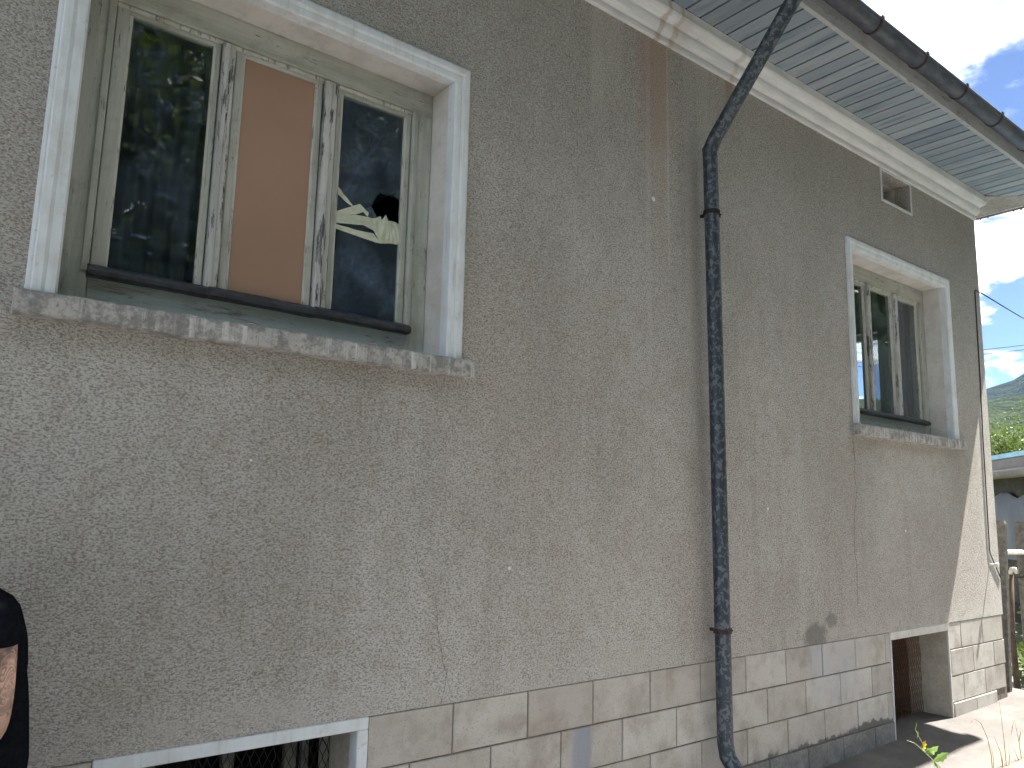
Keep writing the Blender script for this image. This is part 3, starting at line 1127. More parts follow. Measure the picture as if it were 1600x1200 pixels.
def curtain(name, x0, x1, zlo, zhi, y, parent, folds, amp=.012, slope=0.0, mat=M_CLOTH):
    n, k = 60, 10
    vs_, fs_ = [], []
    for i in range(n + 1):
        u = i / n
        x = x0 + (x1 - x0) * u
        for q in range(k + 1):
            top = zhi + slope * u
            z = zlo + (top - zlo) * q / k
            yy = y + math.sin(u * folds * 2 * math.pi + .6 * math.sin(q * .7)) * amp + mnoise.noise((x * 9, z * 2, y)) * .01
            vs_.append((x, yy, z))
    for i in range(n):
        for q in range(k):
            fs_.append((i * (k + 1) + q, i * (k + 1) + q + 1, (i + 1) * (k + 1) + q + 1, (i + 1) * (k + 1) + q))
    return mesh(name, vs_, fs_, mat, parent, smooth=True)


M_GREYC = material('grey_curtain', flat((.12, .12, .125), .95, 0, .2, 12))
M_BLUEC = material('dim_curtain', flat((.085, .09, .105), .95, 0, .3, 9))
curtain('curtain', .47, .86, 2.3, 3.4, .42, W1, 5, .02, mat=M_BLUEC)
curtain('curtain', 1.35, 1.50, 2.3, 2.72, .46, W1, 3, .015, mat=M_BLUEC)
curtain('curtain', 6.17, 6.64, 2.3, 3.02, .33, W2, 4, .012, -.08)
curtain('curtain', 6.70, 7.20, 2.3, 3.6, .36, W2, 5, .02, mat=M_GREYC)
# gable window frame seen through the second window
gw = box('window', XE - .20, XE - .13, GW[0], GW[0] + .05, GW[2], GW[3], M_PZ, None)
part(gw)
tag(gw, 'gable window seen through the second window')
box('jamb', XE - .20, XE - .13, GW[1] - .05, GW[1], GW[2], GW[3], M_PZ, gw)
box('top_rail', XE - .20, XE - .13, GW[0] + .0505, GW[1] - .0505, GW[3] - .05, GW[3], M_PX, gw)
box('lower_rail', XE - .20, XE - .13, GW[0] + .0505, GW[1] - .0505, GW[2], GW[2] + .06, M_PX, gw)

# ---------------- vent below the cornice
vent = empty('vent')
part(vent)
tag(vent, 'small white framed air vent under the cornice')
vs_, fs_ = boxes([(5.800, 5.8148, -.008, .12, 3.968, 4.2448), (6.2852, 6.302, -.008, .12, 3.968, 4.2448), (5.8152, 6.2848, -.008, .12, 3.968, 3.9848), (5.8152, 6.2848, -.008, .12, 4.2252, 4.2448)])
mesh('frame', vs_, fs_, M_WHITE, vent)
box('back_panel', 5.75, 6.34, .298, .31, 3.95, 4.23, M_ROOM, vent)
vs_, fs_ = boxes([(6.2820, 6.2848, .121, .297, 3.986, 4.2245), (5.816, 6.2815, .121, .297, 4.2215, 4.2245)])
mesh('lining', vs_, fs_, M_REVEAL, vent)

# ---------------- cornice
cp = [(.02, 4.240), (-.016, 4.240), (-.020, 4.246), (-.020, 4.270), (-.012, 4.273), (-.012, 4.277), (-.026, 4.279), (-.040, 4.286), (-.051, 4.298), (-.057, 4.313),
      (-.059, 4.328), (-.056, 4.338), (-.060, 4.346), (-.072, 4.350), (-.082, 4.352), (-.090, 4.353), (-.102, 4.358), (-.112, 4.368), (-.117, 4.381), (-.116, 4.392), (-.111, 4.396), (-.112, 4.400), (-.112, 4.4376), (.02, 4.4376)]
part(extrude_x('cornice', cp, X0, XE - .001, M_CORN, None, True, 60))

# ---------------- roof
EX, EY, EZ = 8.404, -.69, 4.548
yb_, xl = 9.7, -4.9
rz = EZ + (yb_ - EY) / 2 * math.tan(R(24))
hw = (yb_ - EY) / 2
ym = (EY + yb_) / 2
th = .045
vs_ = []
for dzz in (0, -th):
    vs_ += [(xl, EY, EZ + dzz + th), (EX, EY, EZ + dzz + th), (EX, yb_, EZ + dzz + th), (xl, yb_, EZ + dzz + th), (xl + hw, ym, rz + dzz), (EX - hw, ym, rz + dzz)]
fs_ = []
for b in (0, 6):
    fs_ += [(b, b + 1, b + 5, b + 4), (b + 1, b + 2, b + 5), (b + 2, b + 3, b + 4, b + 5), (b + 3, b, b + 4)]
fs_ += [(0, 1, 7, 6), (1, 2, 8, 7), (2, 3, 9, 8), (3, 0, 6, 9)]
roof = mesh('roof', vs_, fs_, M_TILE, None)
part(roof)
# tile ends along the side eave
te = None
for i in range(34):
    y = EY + .02 + i * .30
    vs2 = []
    for (xx, zz) in ((EX - .24, EZ + .112), (EX + .012, EZ + .004)):
        for q in range(7):
            a = math.pi * q / 6
            vs2.append((xx, .15 - .13 * math.cos(a), zz + .045 * math.sin(a)))
        for q in range(6, -1, -1):
            a = math.pi * q / 6
            vs2.append((xx, .15 - .115 * math.cos(a), zz - .014 + .040 * math.sin(a)))
    if te is None:
        f2 = [(q, (q + 1) % 14, 14 + (q + 1) % 14, 14 + q) for q in range(14)] + [tuple(range(14)), tuple(14 + q for q in range(14))]
        o = mesh('roof_tile', vs2, f2, M_TILE, roof)
        te = o.data
        o.location = (0, y, 0)
    else:
        o = link('roof_tile', te, None, roof, (random.uniform(-.006, .006), y, random.uniform(-.004, .004)))
# soffit boards, mitred at the corner
x = -4.88
SB = {}
while x < 7.93:
    wd = random.choice((.118, .124, .124, .128, .132))
    x1 = min(x + wd, 7.97)
    g = .0075
    ys0, ys1 = -.1125, -.1125
    if x1 > 7.53:
        ys0 = -.1125 - max(0, x - 7.53) * .95
        ys1 = -.1125 - max(0, x1 - 7.53) * .95
    yo = -.5572
    if min(ys0, ys1) < yo + .02:
        break
    gap = random.uniform(0, .003)
    zz = random.uniform(-.001, .001)
    vs2 = [(x + g, ys0 - gap, 4.4383 + zz), (x1 - g, ys1 - gap, 4.4383 + zz), (x1 - g, yo, 4.4383 + zz), (x + g, yo, 4.4383 + zz)]
    vs2 = vs2 + [(a, b, c + .016) for a, b, c in vs2]
    f2 = [(0, 1, 2, 3), (7, 6, 5, 4), (0, 4, 5, 1), (1, 5, 6, 2), (2, 6, 7, 3), (3, 7, 4, 0)]
    mesh('soffit_board', vs2, f2, M_SOFF, roof)
    x = x1
box('soffit_backing', -4.88, 7.96, -.556, .02, 4.456, 4.462, M_IRON, roof)
# plastered soffit on the gable side
vs2 = [(7.533, -.113, 4.436), (7.995, -.5565, 4.436), (7.995, 9.5, 4.436), (7.533, 9.5, 4.436)]
vs2 += [(a, b, c + .018) for a, b, c in vs2]
mesh('side_soffit', vs2, [(0, 1, 2, 3), (7, 6, 5, 4), (0, 4, 5, 1), (1, 5, 6, 2), (2, 6, 7, 3), (3, 7, 4, 0)], M_SIDE, roof)
box('fascia_board', -4.9, 8.02, -.588, -.5576, 4.428, 4.548, material('fascia_paint', paint('x', .6, (.36, .37, .365), (.44, .45, .44))), roof, .003)
box('fascia_board', 7.996, 8.02, -.557, 9.5, 4.430, 4.546, M_PX, roof)

# ---------------- gutter
gut_r, gyc, gzc = .058, -.700, 4.486
prof = []
for q in range(13):
    a = math.pi + math.pi * q / 12
    prof.append((gyc + gut_r * math.cos(a), gzc + gut_r * math.sin(a)))
inner = [(gyc + (p[0] - gyc) * .955, gzc + (p[1] - gzc) * .955) for p in prof][::-1]
gutter = extrude_x('gutter', prof + inner, -4.95, 8.42, M_ZINC, None, True, 40, True)
part(gutter)
bpy.context.view_layer.update()
tube('rim', [(-4.95, gyc - gut_r, gzc + .004), (8.42, gyc - gut_r, gzc + .004)], .009, M_ZINC, gutter, 8)
for i in range(21):
    bx = -4.05 + i * .6 + random.uniform(-.02, .02)
    if i == 14:
        bx = 4.36
    vs2, f2 = [], []
    for xx in (bx - .010, bx + .010):
        for q in range(15):
            a = math.pi * .97 + math.pi * 1.06 * q / 14
            vs2.append((xx, gyc + .0625 * math.cos(a), gzc + .0625 * math.sin(a)))
        for q in range(14, -1, -1):
            a = math.pi * .97 + math.pi * 1.06 * q / 14
            vs2.append((xx, gyc + .0585 * math.cos(a), gzc + .0585 * math.sin(a)))
    f2 = [(q, (q + 1) % 30, 30 + (q + 1) % 30, 30 + q) for q in range(30)] + [(q, q + 1, 28 - q, 29 - q) for q in range(14)] + [(30 + q, 31 + q, 58 - q, 59 - q) for q in range(14)]
    vs3, f3 = boxes([(bx - .012, bx + .012, gyc - .072, gyc - .052, gzc + .002, gzc + .020)])
    vs2, f2 = merge([(vs2, f2), (vs3, f3)])
    mesh('bracket', vs2, f2, M_BRACKET, gutter)
for jx in (1.9, 4.62, 7.0):
    vs2 = []
    for xx in (jx, jx + .045):
        for q in range(13):
            a = math.pi + math.pi * q / 12
            vs2.append((xx, gyc + .0598 * math.cos(a), gzc + .0598 * math.sin(a)))
    mesh('joint', vs2, [(q, q + 1, 14 + q, 13 + q) for q in range(12)], M_ZINC, gutter, True)

# ---------------- downpipe
PX, PY, PR = 3.583, -.078, .0425
dp = tube('downpipe', [(PX, -.700, 4.435), (PX, -.700, 4.40), (PX - .001, -.672, 4.345), (PX - .001, -.12, 3.72), (PX, PY, 3.655), (PX + .004, PY, 3.5), (PX + .02, PY, 2.4), (PX + .038, PY, .36), (PX + .040, PY - .012, .29), (PX + .050, PY - .07, .21), (PX + .062, PY - .15, .145)],
          PR, M_GALV, None, 20)
part(dp)
bpy.context.view_layer.update()
for zc, xo in ((3.27, .006), (.925, .032), (2.2, .02)):
    if zc == 2.2:
        continue
    vs2, f2 = [], []
    ring = []
    for zz in (zc - .012, zc + .012):
        for rr_ in (PR + .001, PR + .006):
            for q in range(20):
                a = 2 * math.pi * q / 20
                vs2.append((PX + xo + rr_ * math.cos(a), PY + rr_ * math.sin(a), zz))
    for q in range(20):
        q2 = (q + 1) % 20
        f2 += [(20 + q, 20 + q2, 60 + q2, 60 + q), (q, q2, 20 + q2, 20 + q), (40 + q, 40 + q2, 60 + q2, 60 + q), (q, q2, 40 + q2, 40 + q)]
    extra = [boxes([(PX + xo + PR, PX + xo + PR + .03, PY - .009, PY + .009, zc - .011, zc + .011),
                    (PX + xo - .008, PX + xo + .008, PY + PR, .03, zc - .008, zc + .008)]),
             tube_data([(PX + xo + PR + .018, PY - .022, zc), (PX + xo + PR + .018, PY + .022, zc)], .005, 6)]
    vs2, f2 = merge([(vs2, f2)] + extra)
    mesh('clamp', vs2, f2, M_BRACKET if zc < 2 else M_IRON, dp)
for zc, xo in ((1.03, .030), (3.66, .0)):
    vs2 = []
    for zz in (zc - .006, zc + .006):
        for q in range(20):
            a = 2 * math.pi * q / 20
            vs2.append((PX + xo + (PR + .0016) * math.cos(a), PY + (PR + .0016) * math.sin(a), zz))
    mesh('seam', vs2, [(q, (q + 1) % 20, 20 + (q + 1) % 20, 20 + q) for q in range(20)], M_GALV, dp, True)

# ================================================================== THINGS ON AND BY THE HOUSE
# black cable down the corner of the wall
cab = tube('cable', [(7.530, -.006, 3.556), (7.50, -.006, 3.562), (7.437, -.006, 3.563), (7.427, -.006, 3.548), (7.418, -.006, 3.3), (7.40, -.007, 2.8), (7.372, -.006, 2.26), (7.356, -.007, 1.8), (7.343, -.006, 1.30), (7.35, -.006, 1.262), (7.47, -.006, 1.125), (7.532, -.006, 1.055)],
           .0045, M_CABLE, None, 6)
tag(cab, 'thin black cable running down the sunlit corner of the wall', 'cable')
hook = empty('wall_hook', None, (7.334, 0, 1.17))
tag(hook, 'small pale metal hook on the sunlit wall corner', 'hook')
for zc in (0,):
    o = tube('pin', [(0, .01, 0), (0, -.045, .004)], .008, M_RAIL, hook, 8)
    o = box('head', -.02, .02, -.07, -.045, -.016, .018, M_RAIL, hook, .004)
# overhead wires
ow = tube('overhead_wire', [(7.53, -.014, 3.556)] + [(7.53 + 26 * u, -.014 + 4.6 * u, 3.556 + 3.6 * u - 1.4 * u * (1 - u)) for u in (.05, .1, .2, .35, .5, .7, .85, 1)], .006, M_CABLE, None, 6)
tag(ow, 'single black wire rising from the house corner into the sky', 'wire')
for k, (dzz, nm) in enumerate(((0, 'lower of two sagging wires crossing the blue sky'), (.16, 'upper of two sagging wires crossing the blue sky'))):
    pts = [(30 + (u - .5) * 4, 10.4 - (u - .5) * 34, 7.35 + dzz * (1 if k == 0 else 1) + 3.2 * (u - .55) ** 2 * (1.0 if k == 0 else .75)) for u in np.linspace(0, 1, 25)]
    o = tube('overhead_wire', pts, .011, M_CABLE, None, 6)
    tag(o, nm, 'wire')
# paint flakes on the sill
for (fx, fy, lb) in ((.965, -.05, 'white paint flake lying on the sill under the board panel'), (1.46, -.045, 'white paint flake on the sill below the broken pane')):
    vs2 = [(-.016, -.006, .0), (.002, -.010, .004), (.017, -.003, .002), (.012, .007, .006), (-.008, .008, .003)]
    vs2 += [(a, b, c + .0015) for a, b, c in vs2]
    o = mesh('paint_flake', vs2, [(0, 1, 2, 3, 4), (9, 8, 7, 6, 5)] + [(q, (q + 1) % 5, 5 + (q + 1) % 5, 5 + q) for q in range(5)], M_WHITE, None, loc=(fx, fy, 2.180))
    tag(o, lb, 'paint flake')

# ---------------- fence beside the house corner
fence = empty('fence', None, (7.74, .02, .02))
tag(fence, 'old grey fence posts with a pale rail beyond the house corner', 'fence')


def post(name, x, y, z0, z1, wx, wy, lean, mat, cap=True):
    vs2 = []
    for (zz, sc) in ((z0, 1.0), (z1 - .03, .96), (z1, .8)):
        yy = y + lean * (zz - z0) / (z1 - z0)
        for (a, b) in ((0, 0), (1, 0), (1, 1), (0, 1)):
            vs2.append((x + (a - .5) * wx * sc + mnoise.noise((zz * 3, a, b)) * .006, yy + (b - .5) * wy * sc, zz))
    f2 = [(0, 1, 2, 3), (8, 9, 10, 11)]
    for q in range(2):
        for s in range(4):
            s2 = (s + 1) % 4
            f2.append((q * 4 + s, q * 4 + s2, q * 4 + 4 + s2, q * 4 + 4 + s))
    vs2 = [(a - 7.74, b - .02, c - .02) for a, b, c in vs2]
    return mesh(name, vs2, f2, mat, fence)


post('post', 7.73, .106, .0, 1.535, .055, .10, -.062, M_WOODG)
post('post', 8.95, .30, .0, 1.53, .08, .10, 0, M_WOODG)
vs2, f2 = tube_data([(7.77 - 7.74, .10 - .02, 1.24), (8.95 - 7.74, .29 - .02, 1.21)], .024, 6)
mesh('rail', vs2, f2, M_RAIL, fence)
p2 = empty('old_post', None, (8.35, .225, .0))
tag(p2, 'thin mossy leaning post with a white rounded cap behind the fence', 'post')
tube('post', [(0.0, 0.0, -.05), (.0, .01, .5), (.01, -.012, 1.04)], [.030, .026, .024], M_BARK, p2, 8)
tube('cap', [(.0, .008, 1.00), (.012, -.006, 1.05), (.012, -.022, 1.09), (.01, -.05, 1.09), (.01, -.062, 1.05)], [.016, .02, .02, .018, .012], M_RAIL, p2, 8)

# ---------------- shed in the next yard
sh = empty('shed', None, (13, 2.0, 0))
ang = math.atan2(.66, .75)
sh.rotation_euler = (0, 0, ang + math.pi)
tag(sh, 'low grey shed with a blue sheet roof behind the fence', 'shed')
box('wall', -5.0, 3.0, .35, 4.0, -.1, 2.3, M_SHEDW, sh)
o = box('roof_sheet', -5.1, 3.1, -.02, 4.2, 2.425, 2.49, M_SHEDB, sh)
for v in o.data.vertices:
    v.co.z += v.co.y * .12
box('fascia', -5.05, 3.05, .0, .03, 2.27, 2.42, M_SHEDF, sh)
tube('gutter', [(-5.05, -.04, 2.20), (3.05, -.04, 2.20)], .072, M_SHEDF, sh, 14)
# torn tarp hung on the wall
vs2, f2 = [], []
nn = 60
for i in range(nn + 1):
    u = -4.9 + 7.7 * i / nn
    top = 1.86 + .10 * abs(math.sin(u * 3.1)) + .03 * mnoise.noise((u * 5, 0, 0))
    for (zz, yy) in ((top, .30), (top - .05, .27), (1.2, .25), (.95, .29)):
        vs2.append((u, yy + .02 * math.sin(u * 7), zz))
for i in range(nn):
    for q in range(3):
        f2.append((i * 4 + q, i * 4 + q + 1, i * 4 + 5 + q, i * 4 + 4 + q))
mesh('tarp', vs2, f2, M_TARP, sh, True)
box('opening', -2.0, 2.2, .33, .349, -.05, .32, M_IRON, sh)

# ---------------- weeds
def leaf_shape(w_, l_, base, direction, upv, lobes=3):
    d = Vector(direction).normalized()
    n_ = Vector(upv).normalized()
    s = d.cross(n_).normalized()
    n_ = s.cross(d)
    vs_ = [Vector(base)]
    out = []
    for i in range(1, 2 * lobes + 2):
        u = i / (2 * lobes + 1)
        ww = w_ * math.sin(math.pi * min(1, u * .93 + .04)) * (1.0 if i % 2 else .72)
        out.append((u, ww))
    L = [Vector(base) + d * l_ * u + s * ww * .5 + n_ * (.12 * l_ * u * (1 - u) + ww * .1) for u, ww in out]
    Rr = [Vector(base) + d * l_ * u - s * ww * .5 + n_ * (.12 * l_ * u * (1 - u) + ww * .1) for u, ww in out]
    mid = [Vector(base) + d * l_ * u for u, ww in out]
    tip = Vector(base) + d * l_ * 1.06
    vs_ = [Vector(base)] + L + mid + Rr + [tip]
    k = len(out)
    fs_ = [(0, 1, 1 + k), (0, 1 + k, 1 + 2 * k)]
    for i in range(k - 1):
        fs_ += [(1 + i, 2 + i, 2 + k + i, 1 + k + i), (1 + k + i, 2 + k + i, 2 + 2 * k + i, 1 + 2 * k + i)]
    fs_ += [(k, len(vs_) - 1, 2 * k), (2 * k, len(vs_) - 1, 3 * k)]
    return vs_, fs_


weed = empty('weed', None, (5.02, -.70, -.02))
tag(weed, 'small leaning weed with lobed pale leaves and a yellow flower by the shadow edge', 'weed')
wp = [(0, 0, 0), (-.14, 0, .10), (-.36, 0, .235), (-.46, 0, .30), (-.55, 0, .355), (-.63, 0, .40), (-.71, 0, .425)]
tube('stem', wp, [.0035, .003, .003, .0026, .0024, .002, .0014], M_STEM, weed, 6)
tube('stem', [(-.50, 0, .325), (-.545, -.01, .375), (-.60, -.01, .43), (-.615, 0, .47)], [.002, .0018, .0015, .001], M_STEM, weed, 6)
for b, d, w_, l_ in (((-.42, 0, .275), (.35, -.5, .45), .05, .085), ((-.42, 0, .275), (-.75, -.4, -.35), .05, .08), ((-.51, 0, .33), (.2, -.5, .4), .05, .075), ((-.51, 0, .33), (-.3, -.6, .3), .045, .07),
                     ((-.53, 0, .34), (.4, .3, .1), .04, .06), ((-.60, 0, .42), (-.3, -.3, .8), .012, .05), ((-.615, 0, .46), (.1, -.2, 1), .01, .05)):
    v, f = leaf_shape(w_, l_, b, d, (.2, -.8, .5), 3)
    mesh('leaf', v, f, M_WEED, weed)
vv = []
for q in range(6):
    a = q * math.pi / 3
    vv.append(leaf_shape(.018, .026, (-.565, -.012, .385), (math.cos(a), -.5, math.sin(a)), (0, -1, .2), 1))
v, f = merge(vv)
mesh('flower', v, f, M_PETAL, weed)


def stalk_tuft(name, base, stalks, label, group):
    e = empty(name, None, base)
    tag(e, label, 'grass', group)
    for pts in stalks:
        n_ = len(pts)
        tube('stalk', pts, [.0026 * (1 - .7 * i / (n_ - 1)) for i in range(n_)], M_STALK, e, 5)
    return e


stalk_tuft('grass_tuft', (5.63, -.575, -.01), [[(.02, 0, -.03), (.02, 0, .09), (-.02, 0, .2), (-.10, 0, .30), (-.19, .0, .34), (-.25, 0, .32)], [(0, -.01, -.03), (.0, -.02, .07), (-.02, -.02, .14)]],
           'drooping dry grass stalk just beyond the shadow tip', 'dry grass stalks at the edge of the pavement')
stalk_tuft('grass_tuft', (5.83, -.59, -.01), [[(0, 0, -.03), (-.01, 0, .16), (-.04, 0, .40)], [(-.05, 0, -.03), (-.08, 0, .1), (-.16, 0, .21)], [(.03, 0, -.03), (.03, -.01, .06), (.03, -.01, .11)], [(-.03, .01, -.03), (-.03, .01, .09)]],
           'tallest upright dry grass stalk with short stubs around it', 'dry grass stalks at the edge of the pavement')
stalk_tuft('grass_tuft', (6.03, -.60, -.01), [[(.02, 0, .0), (.0, 0, .12), (-.05, 0, .27)], [(.0, 0, .12), (.07, 0, .21)], [(-.05, 0, .27), (-.12, 0, .18)], [(.05, 0, -.03), (.1, 0, .1), (.13, 0, .22)], [(-.02, 0, .0), (-.1, 0, .1)]],
           'branching dry grass stalk near the right edge', 'dry grass stalks at the edge of the pavement')
stalk_tuft('grass_tuft', (6.28, -.66, -.01), [[(0, 0, -.03), (-.02, 0, .2), (-.06, 0, .45)], [(.03, 0, -.03), (.05, 0, .2)]],
           'dry grass stalk against the brightest concrete', 'dry grass stalks at the edge of the pavement')

rs = np.random.default_rng(5)
spots = [(8.62, .16, .30), (8.95, .02, .34), (9.3, .34, .42), (9.7, .18, .5), (10.3, .45, .55)]
names = ['leafy weed nearest the fence post', 'leafy weed in front of the far fence post', 'leafy weed just behind the far fence post', 'leafy weed in the sun before the shed', 'tallest leafy weed at the foot of the shed']
for (wx, wy, wh), lb in zip(spots, names):
    e = empty('leafy_weed', None, (wx, wy, .0))
    tag(e, lb, 'weed', 'weeds behind the fence')
    n_ = 150
    C = rs.normal(size=(n_, 3)) * np.array([.13, .13, .10]) * (wh / .4) + np.array([0, 0, wh * .5])
    C[:, 2] = np.clip(C[:, 2], .03, None)
    link('leaves', quads_mesh('leaves', leaf_quads(C, .05, rs)), M_LEAF2, e)
    vs2, f2 = merge([tube_data([(0, 0, -.03), (a * .5, b * .5, wh * .4), (a, b, wh * .8)], [.006, .004, .002], 5) for a, b in rs.uniform(-.1, .1, (5, 2))])
    mesh('stems', vs2, f2, M_STEM, e)
tw = empty('vine_twig', None, (8.95, .30, 1.02))
tag(tw, 'bare vine twig with one bright leaf beside the far fence post', 'twig')
tube('stem', [(.05, -.05, -.02), (-.15, .0, -.03), (-.42, .06, -.05)], [.012, .010, .006], M_BARK, tw, 6)
tube('stem', [(-.18, .0, -.025), (-.10, -.03, .06), (.0, -.08, .10)], [.004, .003, .002], M_BARK, tw, 6)
v, f = leaf_shape(.06, .075, (-.20, .0, .0), (-.2, .1, .8), (-.9, -.3, .1), 2)
mesh('leaf', v, f, M_WEED, tw)


# ================================================================== TREES
def make_tree(name, loc, h, cr, crown_z, n, leafsize, mat, seed, label, group=None, vz=.8, trunk_r=.16, clumps=70, lean=(0, 0)):
    rs = np.random.default_rng(seed)
    e = empty(name, None, loc)
    tag(e, label, 'tree', group)
    parts_ = []
    top = crown_z + cr * vz * .5
    tp = [(0, 0, -.2)]
    for i in range(1, 6):
        u = i / 5
        tp.append((rs.normal() * .12 * u * cr * .3 + lean[0] * u ** 1.5, rs.normal() * .12 * u * cr * .3 + lean[1] * u ** 1.5, top * u))
    parts_.append(tube_data(tp, [trunk_r * (1 - .16 * i) for i in range(6)], 9))
    cen = []
    for i in range(clumps):
        d = rs.normal(size=3)
        d /= np.linalg.norm(d)
        rr_ = cr * (.45 + .55 * rs.random() ** .6) * rs.uniform(.85, 1.12)
        c = np.array([d[0] * rr_ + lean[0], d[1] * rr_ + lean[1], crown_z + d[2] * rr_ * vz])
        cen.append(c)
    cen = np.array(cen)
    for i in range(14):
        c = cen[rs.integers(len(cen))]
        u = rs.uniform(.45, .95)
        k = int(u * 5)
        a = Vector(tp[k])
        b = Vector(c)
        mid = a.lerp(b, .5) + Vector((0, 0, .12 * cr))
        parts_.append(tube_data([a, mid, b], [trunk_r * .4, trunk_r * .25, trunk_r * .07], 6))
    v, f = merge(parts_)
    mesh('trunk', v, f, M_BARK, e, True)
    idx = rs.integers(0, len(cen), n)
    spread = cr * .17 * rs.uniform(.6, 1.5, len(cen))
    C = cen[idx] + rs.normal(size=(n, 3)) * spread[idx][:, None] * np.array([1, 1, .7])
    C[:, 2] = np.maximum(C[:, 2], .15)
    link('crown', quads_mesh('crown', leaf_quads(C, leafsize, rs)), mat, e)
    return e


# trees behind the photographer: they shade the yard and show in the panes
GRP = 'garden trees facing the house'
make_tree('garden_tree', (5.2, -8.0, -.05), 8.0, 3.2, 6.2, 26000, .085, M_LEAF, 21, 'broad garden tree spreading towards the first window', GRP, .72, .2, 110)
make_tree('garden_tree', (2.3, -5.3, -.05), 7.5, 1.6, 6.4, 15000, .07, M_LEAF, 20, 'slender leaning tree added out of view to shade the person', GRP, .85, .13, 80, (.65, 2.95))  # added out of view, leaning so the crown keeps sun off the person
rowt = [(-3.5, -10.5, 4.0, 5.4, 22, 'garden tree at the left end of the row facing the house'), (2.2, -11.5, 4.3, 5.8, 23, 'tall garden tree opposite the first window'),
        (7.2, -12.0, 4.0, 5.4, 24, 'garden tree opposite the downpipe'), (12.0, -11.0, 4.0, 5.4, 25, 'garden tree opposite the second window'),
        (17.5, -7.6, 3.8, 5.2, 26, 'garden tree standing off the house corner'), (23.0, -6.0, 4.2, 5.6, 27, 'garden tree farthest along the yard')]
for (tx, ty, cr, cz, sd_, lb) in rowt:
    make_tree('garden_tree', (tx, ty, -.05), 8, cr, cz, 24000, .13, M_LEAF, sd_, lb, GRP, 1.05, .17, 80)
# trees beyond the shed
G2 = 'trees beyond the shed'
make_tree('yard_tree', (27.5, 8.6, -.2), 5.5, 2.2, 2.2, 42000, .055, M_LEAF2, 31, 'bright green leafy tree right behind the shed', G2, .9, .12, 90)
make_tree('yard_tree', (31.5, 11.1, -.2), 6.0, 1.6, 3.7, 24000, .05, M_LEAF3, 32, 'pale silvery tree left of the bright green tree', G2, .9, .12, 60)
make_tree('yard_tree', (30.5, 7.2, -.2), 6.0, 2.5, 2.5, 36000, .06, M_LEAF2, 33, 'green tree at the right behind the shed', G2, .9, .12, 80)
make_tree('yard_tree', (34.0, 9.6, -.2), 6.0, 2.6, 2.5, 26000, .065, M_LEAF, 34, 'darker tree filling the gap behind the shed', G2, .9, .12, 80)


# ================================================================== HILLS
def hill(name, az0, az1, dist, depth, crest, mat, label, lump, seed, kind='structure'):
    vs_, fs_ = [], []
    na, nr = 150, 40
    for i in range(na + 1):
        az = R(az0 + (az1 - az0) * i / na)
        for q in range(nr + 1):
            u = q / nr
            rr_ = dist + depth * u
            prof_ = math.sin(min(1, u * 1.05) * math.pi * .5) ** .8
            cx_, cy_ = rr_ * math.cos(az), -2.8 + rr_ * math.sin(az)
            h_ = math.tan(R(min(11.0, crest(math.degrees(az))))) * (dist + depth * .95)
            z = prof_ * h_ - 1.0
            z += (mnoise.noise((cx_ / lump, cy_ / lump, seed)) + .5 * mnoise.noise((cx_ / lump * 2.3, cy_ / lump * 2.3, seed))) * lump * .16 * min(1, u * 4 + .1)
            vs_.append((cx_, cy_, z))
    for i in range(na):
        for q in range(nr):
            fs_.append((i * (nr + 1) + q, i * (nr + 1) + q + 1, (i + 1) * (nr + 1) + q + 1, (i + 1) * (nr + 1) + q))
    o = mesh(name, vs_, fs_, mat, None, True)
    tag(o, label, kind=kind)
    return o


hill('hill', -28, 62, 620, 380, lambda a: 8.25 - .30 * (a - 19) - 1.2 * math.sin((a - 19) * .16) * (1 if a < 19 else .6) if a < 40 else 2.2, M_HILL, 'far blue wooded ridge under the clouds', 40, 3.1)
hill('hill', -28, 62, 190, 170, lambda a: 7.35 - .02 * (a - 19) + .35 * math.sin(a * .5), M_HILL2, 'nearer green wooded hillside below the ridge', 14, 8.4)

# the air between: one even, thin haze round everything
hz = box('haze', -150, 1150, -750, 1150, -3.0, 225, None)
hm = bpy.data.materials.new('haze_air')
hm.use_nodes = True
hn = T(hm.node_tree)
hm.node_tree.nodes.clear()
pv_ = hn.n('ShaderNodeVolumePrincipled', {'Color': (.40, .63, 1.0), 'Density': .00006, 'Anisotropy': .2})
ho = hn.n('ShaderNodeOutputMaterial')
hm.node_tree.links.new(pv_.outputs[0], ho.inputs['Volume'])
hz.data.materials.append(hm)
tag(hz, 'thin bluish haze over the valley', kind='stuff')

# ================================================================== PERSON
Fw = Vector((-.99, -.14, 0)).normalized()
Lf = Vector((Fw.y, -Fw.x, 0)) * -1
Up = Vector((0, 0, 1))
ORG = Vector((.252, -.25, 0))


def bp(f, l, z):
    return ORG + Fw * f + Lf * l + Up * z


